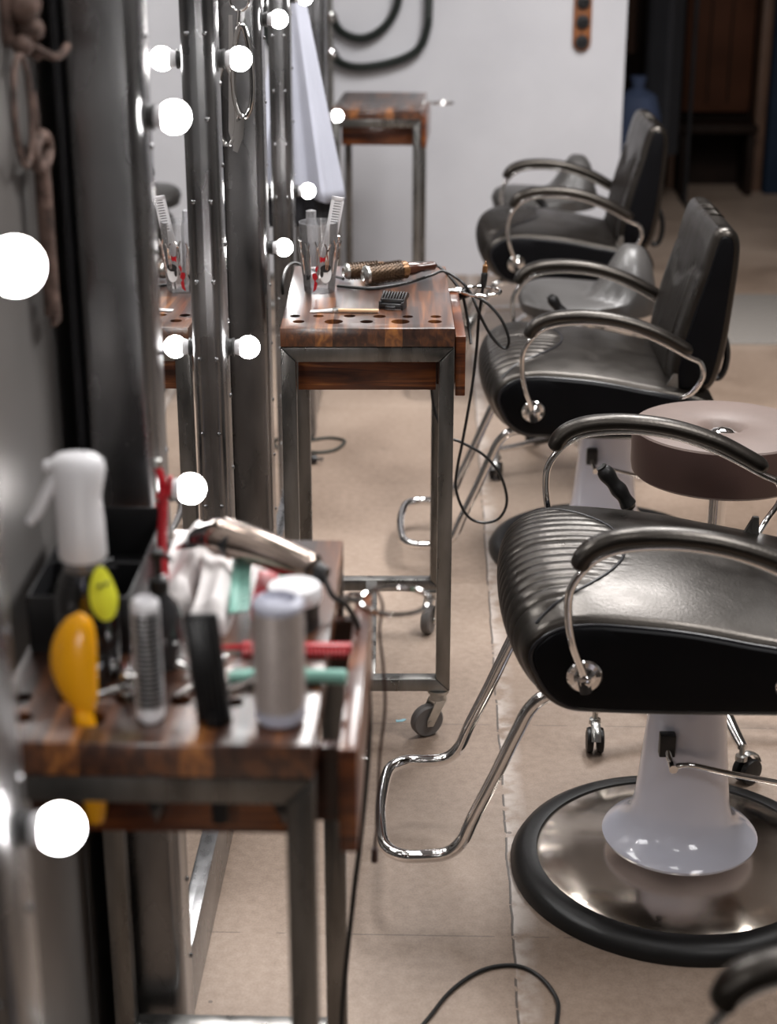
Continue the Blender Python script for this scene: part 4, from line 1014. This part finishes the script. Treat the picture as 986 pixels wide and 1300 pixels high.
# clippers
t = thing('hair_clippers', 'bronze coloured hair clippers with black cord lying over the red case', 'hair clippers', (-.212, 1.885, Z+.054), 0)
A0 = Vector((-.058, .026, .016)); A1 = Vector((.075, -.035, -.008))
bm = B(); P = [A0.lerp(A1, f) + Vector((0, 0, .005*math.sin(PI*f))) for f in [k/8 for k in range(9)]]
tube(bm, P, lambda f: (.0255-.005*f)*min(1, .75+f*3, .55+(1-f)*8), 20, sub=4, sx=1.12, sy=.92, up=(0, 0, 1)); body = obj('clipper_body', bm, M['clipper'], t)
bm = B(); d = (A1-A0).normalized(); tube(bm, [P[0]+d*.036+Vector((0, 0, .003)), P[0]+d*.01+Vector((0, 0, .001)), P[0]-d*.012+Vector((0, 0, -.006)), P[0]-d*.026+Vector((0, 0, -.014))], lambda f: .0262-.013*f, 20, sub=5, sx=1.15, sy=.8, up=(0, 0, 1)); obj('clipper_head', bm, M['darkglass'], t)
bm = B(); e = P[0]-d*.030; Mx = Matrix.Translation(e+Vector((0, 0, -.020))) @ d.to_track_quat('X', 'Z').to_matrix().to_4x4() @ Matrix.Rotation(-.4, 4, 'Y')
box(bm, -.006, .018, -.022, .022, -.002, .001, 0, Mx); box(bm, -.002, .018, -.020, .020, .001, .004, 0, Mx)
for k in range(15): box(bm, -.012, -.006, -.021+k*.003, -.0195+k*.003, -.002, .001, 0, Mx)
obj('clipper_blade', bm, M['chrome'], t)
bm = B(); tube(bm, [P[-1]-d*.012, P[-1]+d*.012], lambda f: .0165-.006*f, 16, sub=2); obj('rear_cap', bm, M['black'], t)
o0 = Vector((-.212, 1.885, Z+.054)); cp = [P[-1]+o0+d*.008, Vector((-.118, 1.83, .925)), Vector((-.100, 1.84, .905)), Vector((-.086, 1.86, .86)), Vector((-.079, 1.88, .795)), Vector((-.077, 1.885, .705)), Vector((-.088, 1.89, .566)), Vector((-.101, 1.90, .445)), Vector((-.117, 1.905, .26)), Vector((-.12, 1.91, .05)), Vector((-.10, 1.90, .006)), Vector((-.06, 1.86, .004))]
bm = B(); tube(bm, [p-o0 for p in cp], .0037, 8, sub=6); obj('power_cord', bm, M['cord'], t)
bm = B(); pts = [(-.072, 1.962, .879), (-.062, 1.95, .86), (-.066, 1.95, .825), (-.061, 1.95, .77), (-.059, 1.95, .713), (-.066, 1.95, .643), (-.069, 1.95, .56), (-.073, 1.95, .50)]
t = thing('charging_cord', 'thin brown cord hanging from the chrome ring of the nearest trolley', 'cord', (0, 0, 0))
tube(bm, pts, .0020, 8, sub=6); obj('cord_line', bm, M['browncord'], t)
bm = B(); tube(bm, [(-.073, 1.95, .503), (-.0735, 1.95, .482)], .0045, 10, sub=2); obj('plug_tip', bm, M['browncord'], t)

# ------------------------------------------------------------------ lights
def area(name, loc, sx, sy, e, col=(1, 1, 1), rot=(0, 0, 0)):
    L = bpy.data.lights.new(name, 'AREA'); L.shape = 'RECTANGLE'; L.size = sx; L.size_y = sy; L.energy = e; L.color = col
    o = bpy.data.objects.new(name, L); COL.objects.link(o); o.location = loc; o.rotation_euler = rot; return o
area('ceiling_lamp', (1.5, .3, 3.05), .7, 1.2, 26, (1, .98, .97))
area('ceiling_lamp', (1.5, 2.9, 3.05), .7, 1.2, 75, (1, .98, .97))
area('ceiling_lamp', (1.0, 5.2, 3.05), .7, 1.2, 100, (1, .98, .97))
area('ceiling_lamp', (.1, 4.3, 3.05), .4, 1.6, 55, (1, .98, .97))
area('ceiling_lamp', (.1, 1.6, 3.05), .4, 1.2, 10, (1, .98, .97))
w = bpy.data.worlds.new('world'); SC.world = w; w.use_nodes = True
w.node_tree.nodes['Background'].inputs[0].default_value = (.6, .63, .68, 1); w.node_tree.nodes['Background'].inputs[1].default_value = .3

# ------------------------------------------------------------------ camera
cam = bpy.data.cameras.new('camera'); co = bpy.data.objects.new('camera', cam); COL.objects.link(co)
cam.sensor_fit = 'VERTICAL'; cam.sensor_height = 36; cam.lens = 2126/1300*36
co.location = (0, 0, 1.72); co.rotation_euler = (math.radians(90-20.6), 0, math.radians(1.6))
cam.dof.use_dof = True; cam.dof.focus_distance = 3.22; cam.dof.aperture_fstop = 3.0; cam.clip_start = .05
SC.camera = co
SC.view_settings.view_transform = 'Standard'; SC.view_settings.look = 'None'; SC.view_settings.gamma = 1; SC.view_settings.use_curve_mapping = False
SC.view_settings.exposure = 0.0
SC.cycles.use_denoising = True
SC.cycles.max_bounces = 8; SC.cycles.transparent_max_bounces = 12
SC.cycles.sample_clamp_indirect = 8
